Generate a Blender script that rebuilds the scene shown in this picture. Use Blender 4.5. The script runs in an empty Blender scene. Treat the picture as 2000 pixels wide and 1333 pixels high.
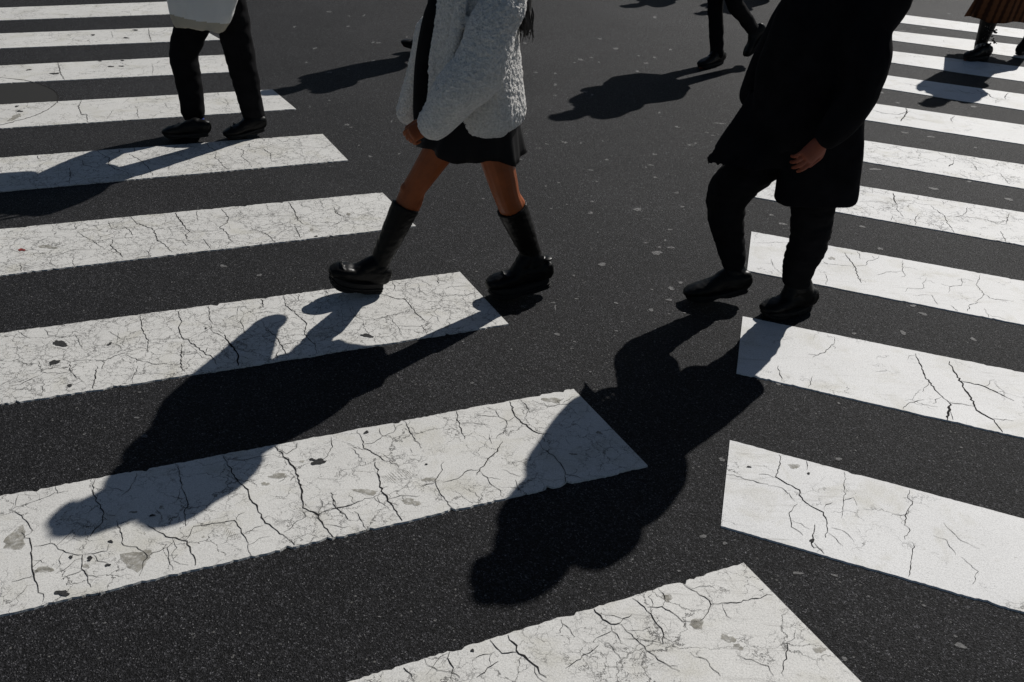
import bpy, bmesh, math, random
from mathutils import Vector, Matrix, noise

random.seed(7)
SC = bpy.context.scene
COL = SC.collection
V = Vector

# ------------------------------------------------------------------ camera
F_PX, W_PX, H_PX = 1900.0, 2000.0, 1333.0
PITCH, ROLL, CAM_H = math.radians(29.8), math.radians(3.4), 2.0
FW = V((0, math.cos(PITCH), -math.sin(PITCH)))
UP0 = V((0, math.sin(PITCH), math.cos(PITCH)))
RT0 = V((1, 0, 0))
RT = RT0 * math.cos(ROLL) + UP0 * math.sin(ROLL)
UP = -RT0 * math.sin(ROLL) + UP0 * math.cos(ROLL)
CAM = V((0, 0, CAM_H))
K1 = -0.02                                     # the lens of the photograph bends lines slightly

def ray(px, py):
    qx, qy = px - W_PX / 2, py - H_PX / 2
    k = 1 + K1 * (qx * qx + qy * qy) / 1e6
    return FW + RT * (qx * k / F_PX) - UP * (qy * k / F_PX)

def gp(px, py, z=0.0):                         # measured point on the ground
    d = ray(px, py)
    return CAM + d * ((z - CAM_H) / d.z)

def at(px, py, Y):                             # measured point at distance Y
    d = ray(px, py)
    return CAM + d * (Y / d.y)

cam_data = bpy.data.cameras.new('camera')
cam = bpy.data.objects.new('camera', cam_data)
COL.objects.link(cam)
m = Matrix((RT, UP, -FW)).transposed().to_4x4()
m.translation = CAM
cam.matrix_world = m
cam_data.sensor_width = 36
cam_data.lens = 36 * F_PX / W_PX
cam_data.clip_end = 5000
cam_data.clip_start = 0.05
SC.camera = cam

# ------------------------------------------------------------------ light
SUN_EL, SUN_AZ = math.radians(38.5), math.radians(56.4)      # az from +X towards +Y
SUND = V((math.cos(SUN_EL) * math.cos(SUN_AZ), math.cos(SUN_EL) * math.sin(SUN_AZ), math.sin(SUN_EL)))
world = bpy.data.worlds.new('World')
SC.world = world
world.use_nodes = True
wn = world.node_tree.nodes
sky = wn.new('ShaderNodeTexSky')
sky.sky_type = 'NISHITA'
sky.sun_disc = False
sky.sun_elevation = SUN_EL
sky.sun_rotation = math.pi / 2 - SUN_AZ
sky.air_density = 1.0
sky.dust_density = 0.6
bg = wn['Background']
bg.inputs[1].default_value = 0.03
world.node_tree.links.new(sky.outputs[0], bg.inputs[0])
sl = bpy.data.lights.new('sun', 'SUN')
sl.energy = 4.1
sl.angle = math.radians(0.53)
sl.color = (1.0, 0.97, 0.925)
so = bpy.data.objects.new('sun', sl)
so.rotation_euler = SUND.to_track_quat('Z', 'Y').to_euler()
so.location = (4, 6, 8)
COL.objects.link(so)
SC.view_settings.view_transform = 'Standard'
SC.view_settings.look = 'None'
SC.view_settings.exposure = 0
SC.cycles.max_bounces = 6

# ------------------------------------------------------------------ materials
class NT:
    def __init__(s, name):
        s.m = bpy.data.materials.new(name)
        s.m.use_nodes = True
        s.t = s.m.node_tree
        s.b = s.t.nodes['Principled BSDF']
        s.tc = s.t.nodes.new('ShaderNodeTexCoord')

    def n(s, typ, **kw):
        o = s.t.nodes.new(typ)
        for k, v in kw.items():
            setattr(o, k, v)
        return o

    def l(s, a, b):
        s.t.links.new(a, b)

    def vec(s, scale=(1, 1, 1)):
        mp = s.n('ShaderNodeMapping')
        mp.inputs['Scale'].default_value = scale
        s.l(s.tc.outputs['Object'], mp.inputs[0])
        return mp.outputs[0]

    def noise(s, scale, detail=4, rough=.55, vec=None, dist=0):
        o = s.n('ShaderNodeTexNoise')
        o.inputs['Scale'].default_value = scale
        o.inputs['Detail'].default_value = detail
        o.inputs['Roughness'].default_value = rough
        o.inputs['Distortion'].default_value = dist
        s.l(vec if vec is not None else s.tc.outputs['Object'], o.inputs['Vector'])
        return o.outputs['Fac']

    def vor(s, scale, feature='F1', vec=None, out='Distance'):
        o = s.n('ShaderNodeTexVoronoi', feature=feature)
        o.inputs['Scale'].default_value = scale
        s.l(vec if vec is not None else s.tc.outputs['Object'], o.inputs['Vector'])
        return o.outputs[out]

    def ramp(s, fac, stops, interp='LINEAR'):
        o = s.n('ShaderNodeValToRGB')
        o.color_ramp.interpolation = interp
        e = o.color_ramp.elements
        while len(e) < len(stops):
            e.new(.5)
        for i, (p, c) in enumerate(stops):
            e[i].position = p
            e[i].color = (c, c, c, 1) if isinstance(c, (int, float)) else (*c, 1)
        s.l(fac, o.inputs[0])
        return o.outputs[0]

    def mix(s, fac, a, b, mode='MIX'):
        o = s.n('ShaderNodeMix', data_type='RGBA', blend_type=mode)
        for sock, v in ((o.inputs[0], fac), (o.inputs[6], a), (o.inputs[7], b)):
            if hasattr(v, 'is_output'):
                s.l(v, sock)
            elif isinstance(v, (int, float)):
                sock.default_value = v if sock == o.inputs[0] else (v, v, v, 1)
            else:
                sock.default_value = (*v, 1)
        return o.outputs[2]

    def math(s, op, a, b=0.0):
        o = s.n('ShaderNodeMath', operation=op)
        for sock, v in ((o.inputs[0], a), (o.inputs[1], b)):
            if hasattr(v, 'is_output'):
                s.l(v, sock)
            else:
                sock.default_value = v
        return o.outputs[0]

    def bump(s, h, strength, dist):
        o = s.n('ShaderNodeBump')
        o.inputs['Strength'].default_value = strength
        o.inputs['Distance'].default_value = dist
        s.l(h, o.inputs['Height'])
        s.l(o.outputs[0], s.b.inputs['Normal'])

    def set(s, color=None, rough=None, spec=None):
        for key, v in (('Base Color', color), ('Roughness', rough), ('Specular IOR Level', spec)):
            if v is None:
                continue
            if hasattr(v, 'is_output'):
                s.l(v, s.b.inputs[key])
            elif isinstance(v, (int, float)):
                s.b.inputs[key].default_value = v
            else:
                s.b.inputs[key].default_value = (*v, 1)
        return s.m

def cloth(name, c, rough=.9, weave=900, var=.35, spec=.2, fold=14):
    t = NT(name)
    n1 = t.noise(fold, 4)
    col = t.mix(t.ramp(n1, [(.3, 0), (.7, 1)]), [x * (1 - var) for x in c], [x * (1 + var) for x in c])
    t.bump(t.noise(weave, 2), .25, .001)
    return t.set(col, rough, spec)

def asphalt_mat():
    t = NT('asphalt')
    big = t.noise(1.1, 5, .6)
    mid = t.noise(9, 4, .6)
    base = t.mix(t.ramp(big, [(.3, 0), (.72, 1)]), (.0160, .0159, .0172), (.0240, .0237, .0256))
    base = t.mix(t.ramp(mid, [(.35, .0), (.7, .5)]), base, (.0140, .0138, .0150))
    oil = t.noise(2.7, 5, .7, None, .8)
    base = t.mix(t.ramp(oil, [(.56, 0), (.74, .55)]), base, (.0075, .0074, .008))
    pol = t.noise(.55, 3, .5)
    base = t.mix(t.ramp(pol, [(.48, 0), (.70, .6)]), base, (.030, .0296, .0315))
    # aggregate, three grain sizes, each stone its own tone
    for sc, stops, f in ((420, [(0, .25), (.5, .7), (.8, 1.3), (1, 2.6)], .9), (230, [(0, .3), (.5, .75), (.85, 1.4), (.95, 2.6), (1, 4.0)], .95), (110, [(0, .6), (.6, .95), (.92, 1.3), (1, 1.9)], .7)):
        c = t.vor(sc, out='Color')
        sep = t.n('ShaderNodeSeparateColor')
        t.l(c, sep.inputs[0])
        base = t.mix(f, base, t.ramp(sep.outputs[0], stops), 'MULTIPLY')
    # pale stones scattered through it, white glints painted in as colour
    for sc, lo, col, ch in ((190, .91, (.17, .168, .17), 1), (95, .980, (.15, .147, .14), 2)):
        c = t.vor(sc, out='Color')
        sep = t.n('ShaderNodeSeparateColor')
        t.l(c, sep.inputs[0])
        d = t.vor(sc)
        sp = t.math('MULTIPLY', t.ramp(sep.outputs[ch], [(lo, 0), (lo + .03, 1)]), t.ramp(d, [(.22, 1), (.40, 0)]))
        base = t.mix(sp, base, col)
    hgt = t.math('ADD', t.vor(420), t.math('MULTIPLY', t.vor(230), 1.2))
    t.bump(hgt, .8, .0022)
    rg = t.ramp(t.noise(140, 3), [(.3, .5), (.7, .9)])
    return t.set(base, rg, .13)

def paint_mat(name, dense, seed, tone):
    t = NT(name)
    mp = t.n('ShaderNodeMapping')
    mp.inputs['Location'].default_value = (seed * 3.7, seed * 1.9, 0)
    t.l(t.tc.outputs['Object'], mp.inputs[0])
    v = mp.outputs[0]
    base = t.mix(t.ramp(t.noise(2.2, 5, .6, v), [(.32, 0), (.68, 1)]), [x * .90 for x in tone], tone)
    base = t.mix(t.ramp(t.noise(5.5, 4, .6, v, .6), [(.52, 0), (.72, .55)]), base, (.50, .48, .40))
    fine = t.ramp(t.noise(230, 3, .75, v), [(.32, .66), (.5, .95), (.62, 1.06)])
    base = t.mix(1.0, base, fine, 'MULTIPLY')
    grit = t.ramp(t.noise(60, 4, .75, v), [(.62, 0), (.70, 1)])
    base = t.mix(t.math('MULTIPLY', grit, .45), base, (.20, .19, .17))
    pit = t.ramp(t.noise(24, 5, .8, v), [(.66, 0), (.72, 1)])
    base = t.mix(t.math('MULTIPLY', pit, .35), base, (.16, .15, .14))
    # grey worn smears
    st = t.n('ShaderNodeMapping')
    st.inputs['Rotation'].default_value = (0, 0, .45)
    st.inputs['Scale'].default_value = (3, 40, 1)
    t.l(v, st.inputs[0])
    sm = t.math('MULTIPLY', t.ramp(t.noise(1.6, 4, .7, st.outputs[0]), [(.56, 0), (.68, 1)]), t.ramp(t.noise(1.7, 3, .5, v), [(.45, 0), (.6, .5)]))
    base = t.mix(sm, base, (.30, .29, .27))
    # fine crackle web
    wob = t.n('ShaderNodeTexNoise')
    wob.inputs['Scale'].default_value = 11
    wob.inputs['Detail'].default_value = 6
    wob.inputs['Roughness'].default_value = .65
    t.l(v, wob.inputs['Vector'])
    add = t.n('ShaderNodeMix', data_type='VECTOR')
    add.inputs[0].default_value = .10
    t.l(v, add.inputs[4])
    t.l(wob.outputs['Color'], add.inputs[5])
    cr = None
    for sc, w, lo in ((7.5, .0065, .56), (17, .009, .59), (36, .013, .62)):
        e = t.ramp(t.vor(sc, 'DISTANCE_TO_EDGE', add.outputs[1]), [(0, 1), (w, .75), (w * 2.0, 0)])
        mk = t.ramp(t.noise(2.6 + sc * .12, 3, .55, v), [(lo - dense, 0), (lo + .10 - dense, 1)])
        one = t.math('MULTIPLY', e, mk)
        cr = one if cr is None else t.math('MAXIMUM', cr, one)
    base = t.mix(t.math('MULTIPLY', cr, .92), base, (.05, .047, .045))
    hgt = t.math('SUBTRACT', t.math('MULTIPLY', t.noise(150, 4, .7, v), .6), cr)
    t.bump(hgt, .45, .003)
    return t.set(base, .62, .35)

def flat_noise(name, a, b, sc=80, rough=.8, spec=.3):
    t = NT(name)
    return t.set(t.mix(t.ramp(t.noise(sc, 4, .65), [(.35, 0), (.65, 1)]), a, b), rough, spec)

def skin_mat(name, c):
    t = NT(name)
    col = t.mix(t.ramp(t.noise(18, 4), [(.3, 0), (.7, 1)]), [x * .8 for x in c], [x * 1.15 for x in c])
    t.bump(t.noise(350, 3), .15, .001)
    t.b.inputs['Subsurface Weight'].default_value = .08
    t.b.inputs['Subsurface Radius'].default_value = (.01, .004, .002)
    return t.set(col, .5, .35)

def leather_mat(name, c, rough):
    t = NT(name)
    if name.startswith('black'):
        t.b.inputs['IOR'].default_value = 1.38
    t.bump(t.noise(160, 4, .7), .18, .002)
    spec_ = .25 if name.startswith('black') else .5
    rg = t.ramp(t.noise(25, 3), [(.3, rough * .8), (.7, rough * 1.5)])
    return t.set(c, rg, spec_)

M = {}
M['asphalt'] = asphalt_mat()
M['crack'] = flat_noise('crack_dark', (.012, .011, .011), (.035, .033, .032), 120, .95, .1)
def film(name, a, b, sc, lo, hi):
    t = NT(name)
    t.set(t.mix(t.ramp(t.noise(sc, 4, .65), [(.35, 0), (.65, 1)]), a, b), .7, .3)
    t.l(t.ramp(t.noise(sc * 1.3, 5, .75), [(.34, lo), (.64, hi)]), t.b.inputs['Alpha'])
    return t.m
M['stain'] = film('grime', (.20, .19, .16), (.34, .32, .27), 45, .08, .85)
M['gum'] = film('gum', (.09, .088, .088), (.19, .187, .184), 70, .45, 1.0)
M['bare'] = flat_noise('bare_asphalt', (.015, .015, .015), (.05, .05, .05), 150, .9, .2)
M['red'] = flat_noise('red_scrap', (.25, .03, .02), (.12, .02, .02), 90, .6, .3)
M['patch'] = flat_noise('patched_asphalt', (.0135, .0131, .0120), (.0185, .018, .0165), 200, .85, .3)
M['skin'] = skin_mat('skin_warm', (.27, .068, .016))
M['skin2'] = skin_mat('skin_shaded', (.24, .062, .03))
M['hair'] = leather_mat('dark_hair', (.008, .007, .007), .35)
M['black'] = cloth('black_wool', (.006, .006, .0075), .95, 600, .3, .08)
M['blackc'] = cloth('black_cotton', (.007, .007, .008), .95, 700, .3, .08)
M['navy'] = cloth('dark_navy_cotton', (.009, .0095, .013), .9, 700, .3, .1)
M['satin'] = cloth('black_pleated_cloth', (.0035, .0035, .0045), .65, 700, .3, .18)
M['leather'] = leather_mat('black_leather', (.003, .003, .003), .34)
M['leather2'] = leather_mat('black_shoe_leather', (.004, .004, .004), .36)
M['rubber'] = flat_noise('black_rubber', (.006, .006, .006), (.012, .012, .012), 60, .7, .25)
M['sock'] = cloth('blue_knit', (.035, .06, .26), .9)
M['canvas'] = cloth('pale_canvas', (.74, .74, .72), .85, 500, .06, .2, 6)
M['canvas2'] = cloth('beige_canvas_base', (.46, .42, .34), .85, 500, .08, .2, 6)
M['metal'] = leather_mat('brushed_metal', (.5, .5, .5), .3)
M['metal'].node_tree.nodes['Principled BSDF'].inputs['Metallic'].default_value = 1
M['grey'] = cloth('grey_cloth', (.05, .05, .06), .9)

def fleece_mat():
    t = NT('cream_fleece')
    n = t.noise(95, 4, .7)
    d = t.vor(120)
    col = t.mix(t.ramp(n, [(.3, 0), (.65, 1)]), (.52, .505, .475), (.86, .84, .80))
    t.bump(t.math('ADD', n, d), .8, .006)
    t.b.inputs['Sheen Weight'].default_value = .7
    t.b.inputs['Sheen Roughness'].default_value = .4
    return t.set(col, .95, .1)
M['fleece'] = fleece_mat()

def plaid_mat():
    t = NT('brown_plaid')
    w = t.n('ShaderNodeTexWave', wave_type='BANDS', bands_direction='X')
    w.inputs['Scale'].default_value = 5
    w.inputs['Distortion'].default_value = .4
    t.l(t.tc.outputs['Object'], w.inputs[0])
    w2 = t.n('ShaderNodeTexWave', wave_type='BANDS', bands_direction='Z')
    w2.inputs['Scale'].default_value = 6
    t.l(t.tc.outputs['Object'], w2.inputs[0])
    f = t.math('MULTIPLY', w.outputs['Fac'], t.math('ADD', t.math('MULTIPLY', w2.outputs['Fac'], .4), .6))
    return t.set(t.mix(t.ramp(f, [(.1, 0), (.5, 1)]), (.03, .013, .007), (.10, .042, .02)), .9, .1)
M['plaid'] = plaid_mat()

# ------------------------------------------------------------------ object helpers
def tag(o, label=None, cat=None, group=None, kind=None):
    if label: o['label'] = label
    if cat: o['category'] = cat
    if group: o['group'] = group
    if kind: o['kind'] = kind
    return o

def empty(name, loc, label, cat, group=None):
    o = bpy.data.objects.new(name, None)
    o.empty_display_size = .1
    o.location = loc
    COL.objects.link(o)
    return tag(o, label, cat, group)

def link(name, me, mats, parent=None, label=None, smooth=True):
    if not isinstance(mats, (list, tuple)):
        mats = [mats]
    off = V((0, 0, 0))
    p = parent
    while p is not None:
        off = off + p.location
        p = p.parent
    if off.length:
        me.transform(Matrix.Translation(-off))
    assert len(me.materials) == 0
    for q in mats:
        me.materials.append(q)
    if smooth:
        me.shade_smooth()
    o = bpy.data.objects.new(name, me)
    COL.objects.link(o)
    o.parent = parent
    if label: o['label'] = label
    return o

def bm_mesh(bm, name='m'):
    bmesh.ops.recalc_face_normals(bm, faces=bm.faces)
    me = bpy.data.meshes.new(name)
    bm.to_mesh(me)
    bm.free()
    return me

def fuse(bm, voxel, smooth=2, name='m'):
    """one continuous surface out of overlapping solids"""
    me = bm_mesh(bm, name)
    ob = bpy.data.objects.new('tmp', me)
    COL.objects.link(ob)
    r = ob.modifiers.new('r', 'REMESH')
    r.mode = 'VOXEL'
    r.voxel_size = voxel
    if smooth:
        s = ob.modifiers.new('s', 'SMOOTH')
        s.factor = .5
        s.iterations = smooth
    dg = bpy.context.evaluated_depsgraph_get()
    out = bpy.data.meshes.new_from_object(ob.evaluated_get(dg))
    bpy.data.objects.remove(ob)
    bpy.data.meshes.remove(me)
    out.name = name
    return out

def wrinkle(me, amp, sc, stretch=(1, 1, 1), ridged=False, seed=0, fn=None):
    nrm = [v.normal.copy() for v in me.vertices]
    so_ = V((seed * 7.1, seed * 3.3, seed * 1.7))
    for v, n in zip(me.vertices, nrm):
        p = V((v.co.x * stretch[0], v.co.y * stretch[1], v.co.z * stretch[2])) * sc + so_
        k = noise.noise(p) + .5 * noise.noise(p * 2.1)
        if ridged:
            k = 1 - 2 * abs(k)
        a = amp * (fn(n) if fn else 1)
        v.co += n * (a * k)
    me.update()

def catmull(P, k):
    out = []
    n = len(P)
    for i in range(n - 1):
        p0, p1, p2, p3 = P[max(i - 1, 0)], P[i], P[i + 1], P[min(i + 2, n - 1)]
        for j in range(k):
            t = j / k
            out.append(.5 * ((2 * p1) + (p2 - p0) * t + (2 * p0 - 5 * p1 + 4 * p2 - p3) * t * t + (3 * p1 - p0 - 3 * p2 + p3) * t ** 3))
    out.append(P[-1].copy())
    return out

def tube(bm, pts, rad, ref=(0, 1, 0), n=16, k=4, cap=True, pw=1.0):
    """tapered limb through pts; rad entries r or (r_side, r_other)"""
    P = [V(p) for p in pts]
    R = [V((r, r, 0)) if isinstance(r, (int, float)) else V((r[0], r[1], 0)) for r in rad]
    if k > 1 and len(P) > 2:
        P, R = catmull(P, k), catmull(R, k)
    elif k > 1:
        P = [P[0].lerp(P[1], j / k) for j in range(k + 1)]
        R = [R[0].lerp(R[1], j / k) for j in range(k + 1)]
    ref = V(ref)
    rings = []
    N = len(P)
    def ring(c, T, r):
        s = ref - T * ref.dot(T)
        if s.length < 1e-4:
            s = V((1, 0, 0)) - T * T.x
        s.normalize()
        o = T.cross(s)
        vs = []
        for i in range(n):
            a = 2 * math.pi * i / n
            ca, sa = math.cos(a), math.sin(a)
            if pw != 1.0:
                ca = math.copysign(abs(ca) ** pw, ca)
                sa = math.copysign(abs(sa) ** pw, sa)
            vs.append(bm.verts.new(c + s * (r.x * ca) + o * (r.y * sa)))
        return vs
    tang = []
    for i in range(N):
        t = P[min(i + 1, N - 1)] - P[max(i - 1, 0)]
        tang.append(t.normalized() if t.length > 1e-6 else V((0, 0, 1)))
    if cap:
        r = R[0]
        m_ = min(r.x, r.y)
        for a in (.15, .55, .85):
            h = math.sqrt(1 - a * a)
            rings.append(ring(P[0] - tang[0] * (m_ * h), tang[0], r * a))
    for i in range(N):
        rings.append(ring(P[i], tang[i], R[i]))
    if cap:
        r = R[-1]
        m_ = min(r.x, r.y)
        for a in (.85, .55, .15):
            h = math.sqrt(1 - a * a)
            rings.append(ring(P[-1] + tang[-1] * (m_ * h), tang[-1], r * a))
    for a, b in zip(rings[:-1], rings[1:]):
        for i in range(n):
            bm.faces.new((a[i], a[(i + 1) % n], b[(i + 1) % n], b[i]))
    bm.faces.new(rings[0][::-1])
    bm.faces.new(rings[-1])
    return rings

def ball(bm, c, r, rz=None, n=12):
    r = V((r, r, r)) if isinstance(r, (int, float)) else V(r)
    mt = Matrix.Translation(V(c)) @ (rz.to_4x4() if rz is not None else Matrix.Identity(4)) @ Matrix.Diagonal((*r, 1))
    bmesh.ops.create_uvsphere(bm, u_segments=n, v_segments=n // 2 + 2, radius=1, matrix=mt)

def sheet(bm, rows, th, nrm):
    """thick cloth panel from a grid of points"""
    nv = V(nrm).normalized() * th / 2
    A = [[bm.verts.new(V(p) + nv) for p in r] for r in rows]
    B = [[bm.verts.new(V(p) - nv) for p in r] for r in rows]
    h, w = len(rows), len(rows[0])
    for i in range(h - 1):
        for j in range(w - 1):
            bm.faces.new((A[i][j], A[i][j + 1], A[i + 1][j + 1], A[i + 1][j]))
            bm.faces.new((B[i][j], B[i + 1][j], B[i + 1][j + 1], B[i][j + 1]))
    for i in range(h - 1):
        for j in (0, w - 1):
            bm.faces.new((A[i][j], A[i + 1][j], B[i + 1][j], B[i][j]))
    for j in range(w - 1):
        for i in (0, h - 1):
            bm.faces.new((A[i][j], A[i][j + 1], B[i][j + 1], B[i][j]))

# ------------------------------------------------------------------ road
def blob(bm, c, a, b, ang, mi, z, n=18, jag=.25, seed=0):
    rnd = random.Random(seed)
    ph = [rnd.uniform(0, 6.28) for _ in range(4)]
    vs = []
    for i in range(n):
        t = 2 * math.pi * i / n
        k = 1 + jag * (.5 * math.sin(2 * t + ph[0]) + .35 * math.sin(3 * t + ph[1]) + .3 * math.sin(5 * t + ph[2]) + .2 * math.sin(8 * t + ph[3]))
        x, y = a * k * math.cos(t), b * k * math.sin(t)
        vs.append(bm.verts.new((c.x + x * math.cos(ang) - y * math.sin(ang), c.y + x * math.sin(ang) + y * math.cos(ang), z)))
    f = bm.faces.new(vs)
    f.material_index = mi
    if f.normal.z < 0:
        f.normal_flip()
    return f

def spot(bm, px, py, w, h, mi, z, seed, jag=.25):
    """an irregular flat spot of w x h photo pixels at the measured place"""
    c = gp(px, py)
    a = (gp(px + w / 2, py) - gp(px - w / 2, py)).length / 2
    b = (gp(px, py + h / 2) - gp(px, py - h / 2)).length / 2
    blob(bm, c, a, b, 0, mi, z, 18, jag, seed)

def ribbon(bm, pts, w, mi, z, seed, step=.012, jit=.0032, taper=True, inside=None):
    """jagged crack of width w along pts"""
    rnd = random.Random(seed)
    P = []
    for a, b in zip(pts[:-1], pts[1:]):
        L = (b - a).length
        k = max(1, int(L / step))
        for i in range(k):
            P.append(a.lerp(b, i / k))
    P.append(pts[-1].copy())
    n = len(P)
    prev = None
    for i, p in enumerate(P):
        t = (P[min(i + 1, n - 1)] - P[max(i - 1, 0)])
        t.z = 0
        if t.length < 1e-6:
            continue
        t.normalize()
        s = V((-t.y, t.x, 0))
        q = p + s * rnd.gauss(0, jit) + t * rnd.gauss(0, jit * .6)
        f = 1.0
        if taper:
            e = min(i, n - 1 - i) / max(1, n * .25)
            f = .45 + .55 * min(1, e)
        hw = w * .5 * f * rnd.uniform(.55, 1.35)
        if inside is not None and not inside(q):
            prev = None
            continue
        a = bm.verts.new((q.x + s.x * hw, q.y + s.y * hw, z))
        b = bm.verts.new((q.x - s.x * hw, q.y - s.y * hw, z))
        if prev:
            fc = bm.faces.new((prev[0], prev[1], b, a))
            fc.material_index = mi
            if fc.normal.z < 0:
                fc.normal_flip()
        prev = (a, b)

road = bmesh.new()
S_ = 900
vs = [road.verts.new((x, y, 0)) for x, y in ((-S_, -S_), (S_, -S_), (S_, S_), (-S_, S_))]
road.faces.new(vs)
gums = []
def zoomed(x0, y0, sc, items):
    for x, y, w, h in items:
        gums.append((x0 + x / sc, y0 + y / sc, w / sc, h / sc))
zoomed(1000, 200, 2.666, [(410, 577, 34, 14), (655, 558, 44, 24), (755, 785, 64, 24), (830, 757, 40, 14), (825, 663, 26, 10),
    (830, 970, 38, 20), (725, 1083, 34, 16), (745, 268, 26, 10), (937, 218, 40, 16), (1068, 158, 24, 10), (1020, 152, 20, 8), (750, 390, 30, 10),
    (725, 325, 36, 8), (410, 352, 36, 8), (860, 470, 26, 10), (890, 543, 26, 9), (440, 412, 18, 8), (235, 1210, 36, 16),
    (215, 1045, 26, 9), (225, 1070, 10, 30), (470, 845, 50, 20), (820, 1030, 36, 14), (880, 940, 30, 14), (60, 1065, 36, 18), (20, 718, 12, 10), (900, 1098, 18, 7)])
zoomed(1300, 600, 1.8186, [(860, 92, 24, 16), (1120, 115, 24, 12), (680, 95, 18, 9), (405, 275, 20, 12), (203, 545, 24, 15),
    (625, 545, 28, 12), (215, 845, 18, 14), (625, 345, 12, 7), (1085, 1230, 46, 22), (740, 1043, 11, 8), (710, 1210, 9, 5),
    (655, 1270, 26, 16), (1065, 1195, 18, 9), (480, 955, 40, 14), (615, 965, 26, 10), (930, 22, 28, 8), (945, 1080, 18, 8), (137, 820, 30, 14)])
zoomed(1400, 240, 3.333, [(970, 670, 42, 17), (1090, 815, 38, 20), (365, 597, 38, 12), (440, 655, 56, 18), (1455, 415, 76, 16),
    (1060, 290, 90, 14), (1265, 45, 54, 11), (1440, 70, 54, 12), (1745, 137, 28, 8), (1970, 480, 64, 18), (1700, 365, 38, 10),
    (1310, 1190, 44, 18), (1390, 1250, 44, 12)])
zoomed(0, 480, 2.777, [(1400, 160, 30, 17), (1200, 110, 54, 16), (735, 800, 20, 11), (720, 940, 34, 12), (760, 1040, 50, 22),
    (130, 1280, 18, 12), (600, 990, 10, 7), (915, 197, 11, 8)])
zoomed(1680, 0, 5.553, [(1080, 65, 50, 10), (785, 238, 60, 9), (545, 272, 90, 9), (290, 965, 80, 20), (475, 1077, 60, 14), (1340, 1105, 90, 20)])
zoomed(1080, 0, 4.0, [(305, 437, 30, 12), (735, 480, 40, 14), (665, 545, 30, 20), (1210, 1027, 36, 10), (1285, 1038, 40, 16), (1320, 955, 90, 12), (20, 565, 30, 14), (1100, 1125, 60, 16)])
zoomed(0, 760, 2.326, [(440, 1090, 16, 12), (385, 1095, 12, 10), (1380, 1075, 8, 6), (1430, 1075, 9, 6), (1345, 1175, 9, 6)])
rg = random.Random(31)
for i in range(70):
    gums.append((rg.uniform(560, 1400), rg.uniform(10, 330), rg.uniform(4, 13), rg.uniform(2, 5)))
for i in range(30):
    gums.append((rg.uniform(850, 1350), rg.uniform(330, 760), rg.uniform(4, 10), rg.uniform(2, 5)))
for i in range(26):
    gums.append((rg.uniform(100, 2000), rg.uniform(700, 1333), rg.uniform(3, 8), rg.uniform(2, 5)))
for i, (x, y, w, h) in enumerate(gums):
    spot(road, x, y, w * .82, h * .82, 1, .0016, i, .35)
# round cut in the asphalt at the left edge, slightly browner inside
PC, PR_ = gp(-118, 188), .0
PR_ = (gp(95, 186) - PC).length
vsr = [road.verts.new((PC.x + PR_ * math.cos(a), PC.y + PR_ * math.sin(a), .0008)) for a in [2 * math.pi * i / 64 for i in range(64)]]
f = road.faces.new(vsr)
f.material_index = 2
circ = [V((PC.x + PR_ * math.cos(a), PC.y + PR_ * math.sin(a), 0)) for a in [2 * math.pi * i / 90 for i in range(91)]]
ribbon(road, circ, .007, 3, .0024, 5, .02, .003, False)
link('road', bm_mesh(road), [M['asphalt'], M['gum'], M['patch'], M['crack']], smooth=False)
tag(bpy.data.objects['road'], 'dark asphalt road with pale flattened gum spots between the two crossings', kind='structure')

# ------------------------------------------------------------------ crossing stripes
TOP = .005
# name: far edge (2 points), near edge (2 points), free-end corner points far / near, side
LN = {
 'a': ((1455, 1105), (740, 1322), None, None),
 'b': ((1120, 762), (0, 975), (1265, 912), (0, 1212)),
 'c': ((898, 533), (0, 650), (993, 635), (0, 793)),
 'd': ((746, 377), (0, 443), (812, 443), (0, 535)),
 'e': ((628, 261), (0, 300), (678, 313), (0, 367)),
 'f': ((528, 172), (0, 193), (575, 211), (0, 241)),
 'g': ((440, 101), (0, 114), (494, 134), (0, 150)),
 'h': ((375, 43), (0, 49), (424, 71), (0, 79)),
 'i': ((318, -8), (0, -4), (360, 17), (0, 22)),
}
RN = {
 0: ((1427, 863), (2000, 1018), (1410, 1032), (2000, 1205)),
 1: ((1452, 620), (2000, 727), (1440, 730), (2000, 857)),
 2: ((1470, 453), (2000, 545), (1461, 530), (2000, 632)),
 3: ((1490, 331), (2000, 408), (1477, 385), (2000, 474)),
 4: ((1690, 270), (2000, 312), (1684, 311), (2000, 360)),
 5: ((1704, 195), (2000, 232), (1700, 230), (2000, 271)),
 6: ((1738, 139), (2000, 170), (1730, 165), (2000, 202)),
 7: ((1749, 90), (2000, 115), (1746, 113), (2000, 144)),
 8: ((1757, 50), (2000, 71), (1755, 69), (2000, 96)),
 9: ((1763, 15), (2000, 38), (1762, 32), (2000, 56)),
}
def isect(p, d, q, e):
    den = d.x * e.y - d.y * e.x
    t = ((q.x - p.x) * e.y - (q.y - p.y) * e.x) / den
    return p + d * t
quads = {}
for k, (a, b, c, d) in LN.items():
    A, B = gp(*a), gp(*b)
    u = (B - A).normalized()
    if c is None:
        e = (gp(1680, 1333) - A).normalized()
        Cc = A + e * .66
        D = Cc + u * 4.5
    else:
        Cc, D = gp(*c), gp(*d)
    L = 4.6 if k in 'abc' else 6.0
    quads['L' + k] = (A, A + u * max(L, (B - A).length + .5), Cc, Cc + (D - Cc).normalized() * max(L, (D - Cc).length + .5))
eR0, eR1 = gp(1427, 863), gp(1470, 453)
eRd = (eR1 - eR0).normalized()
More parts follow.
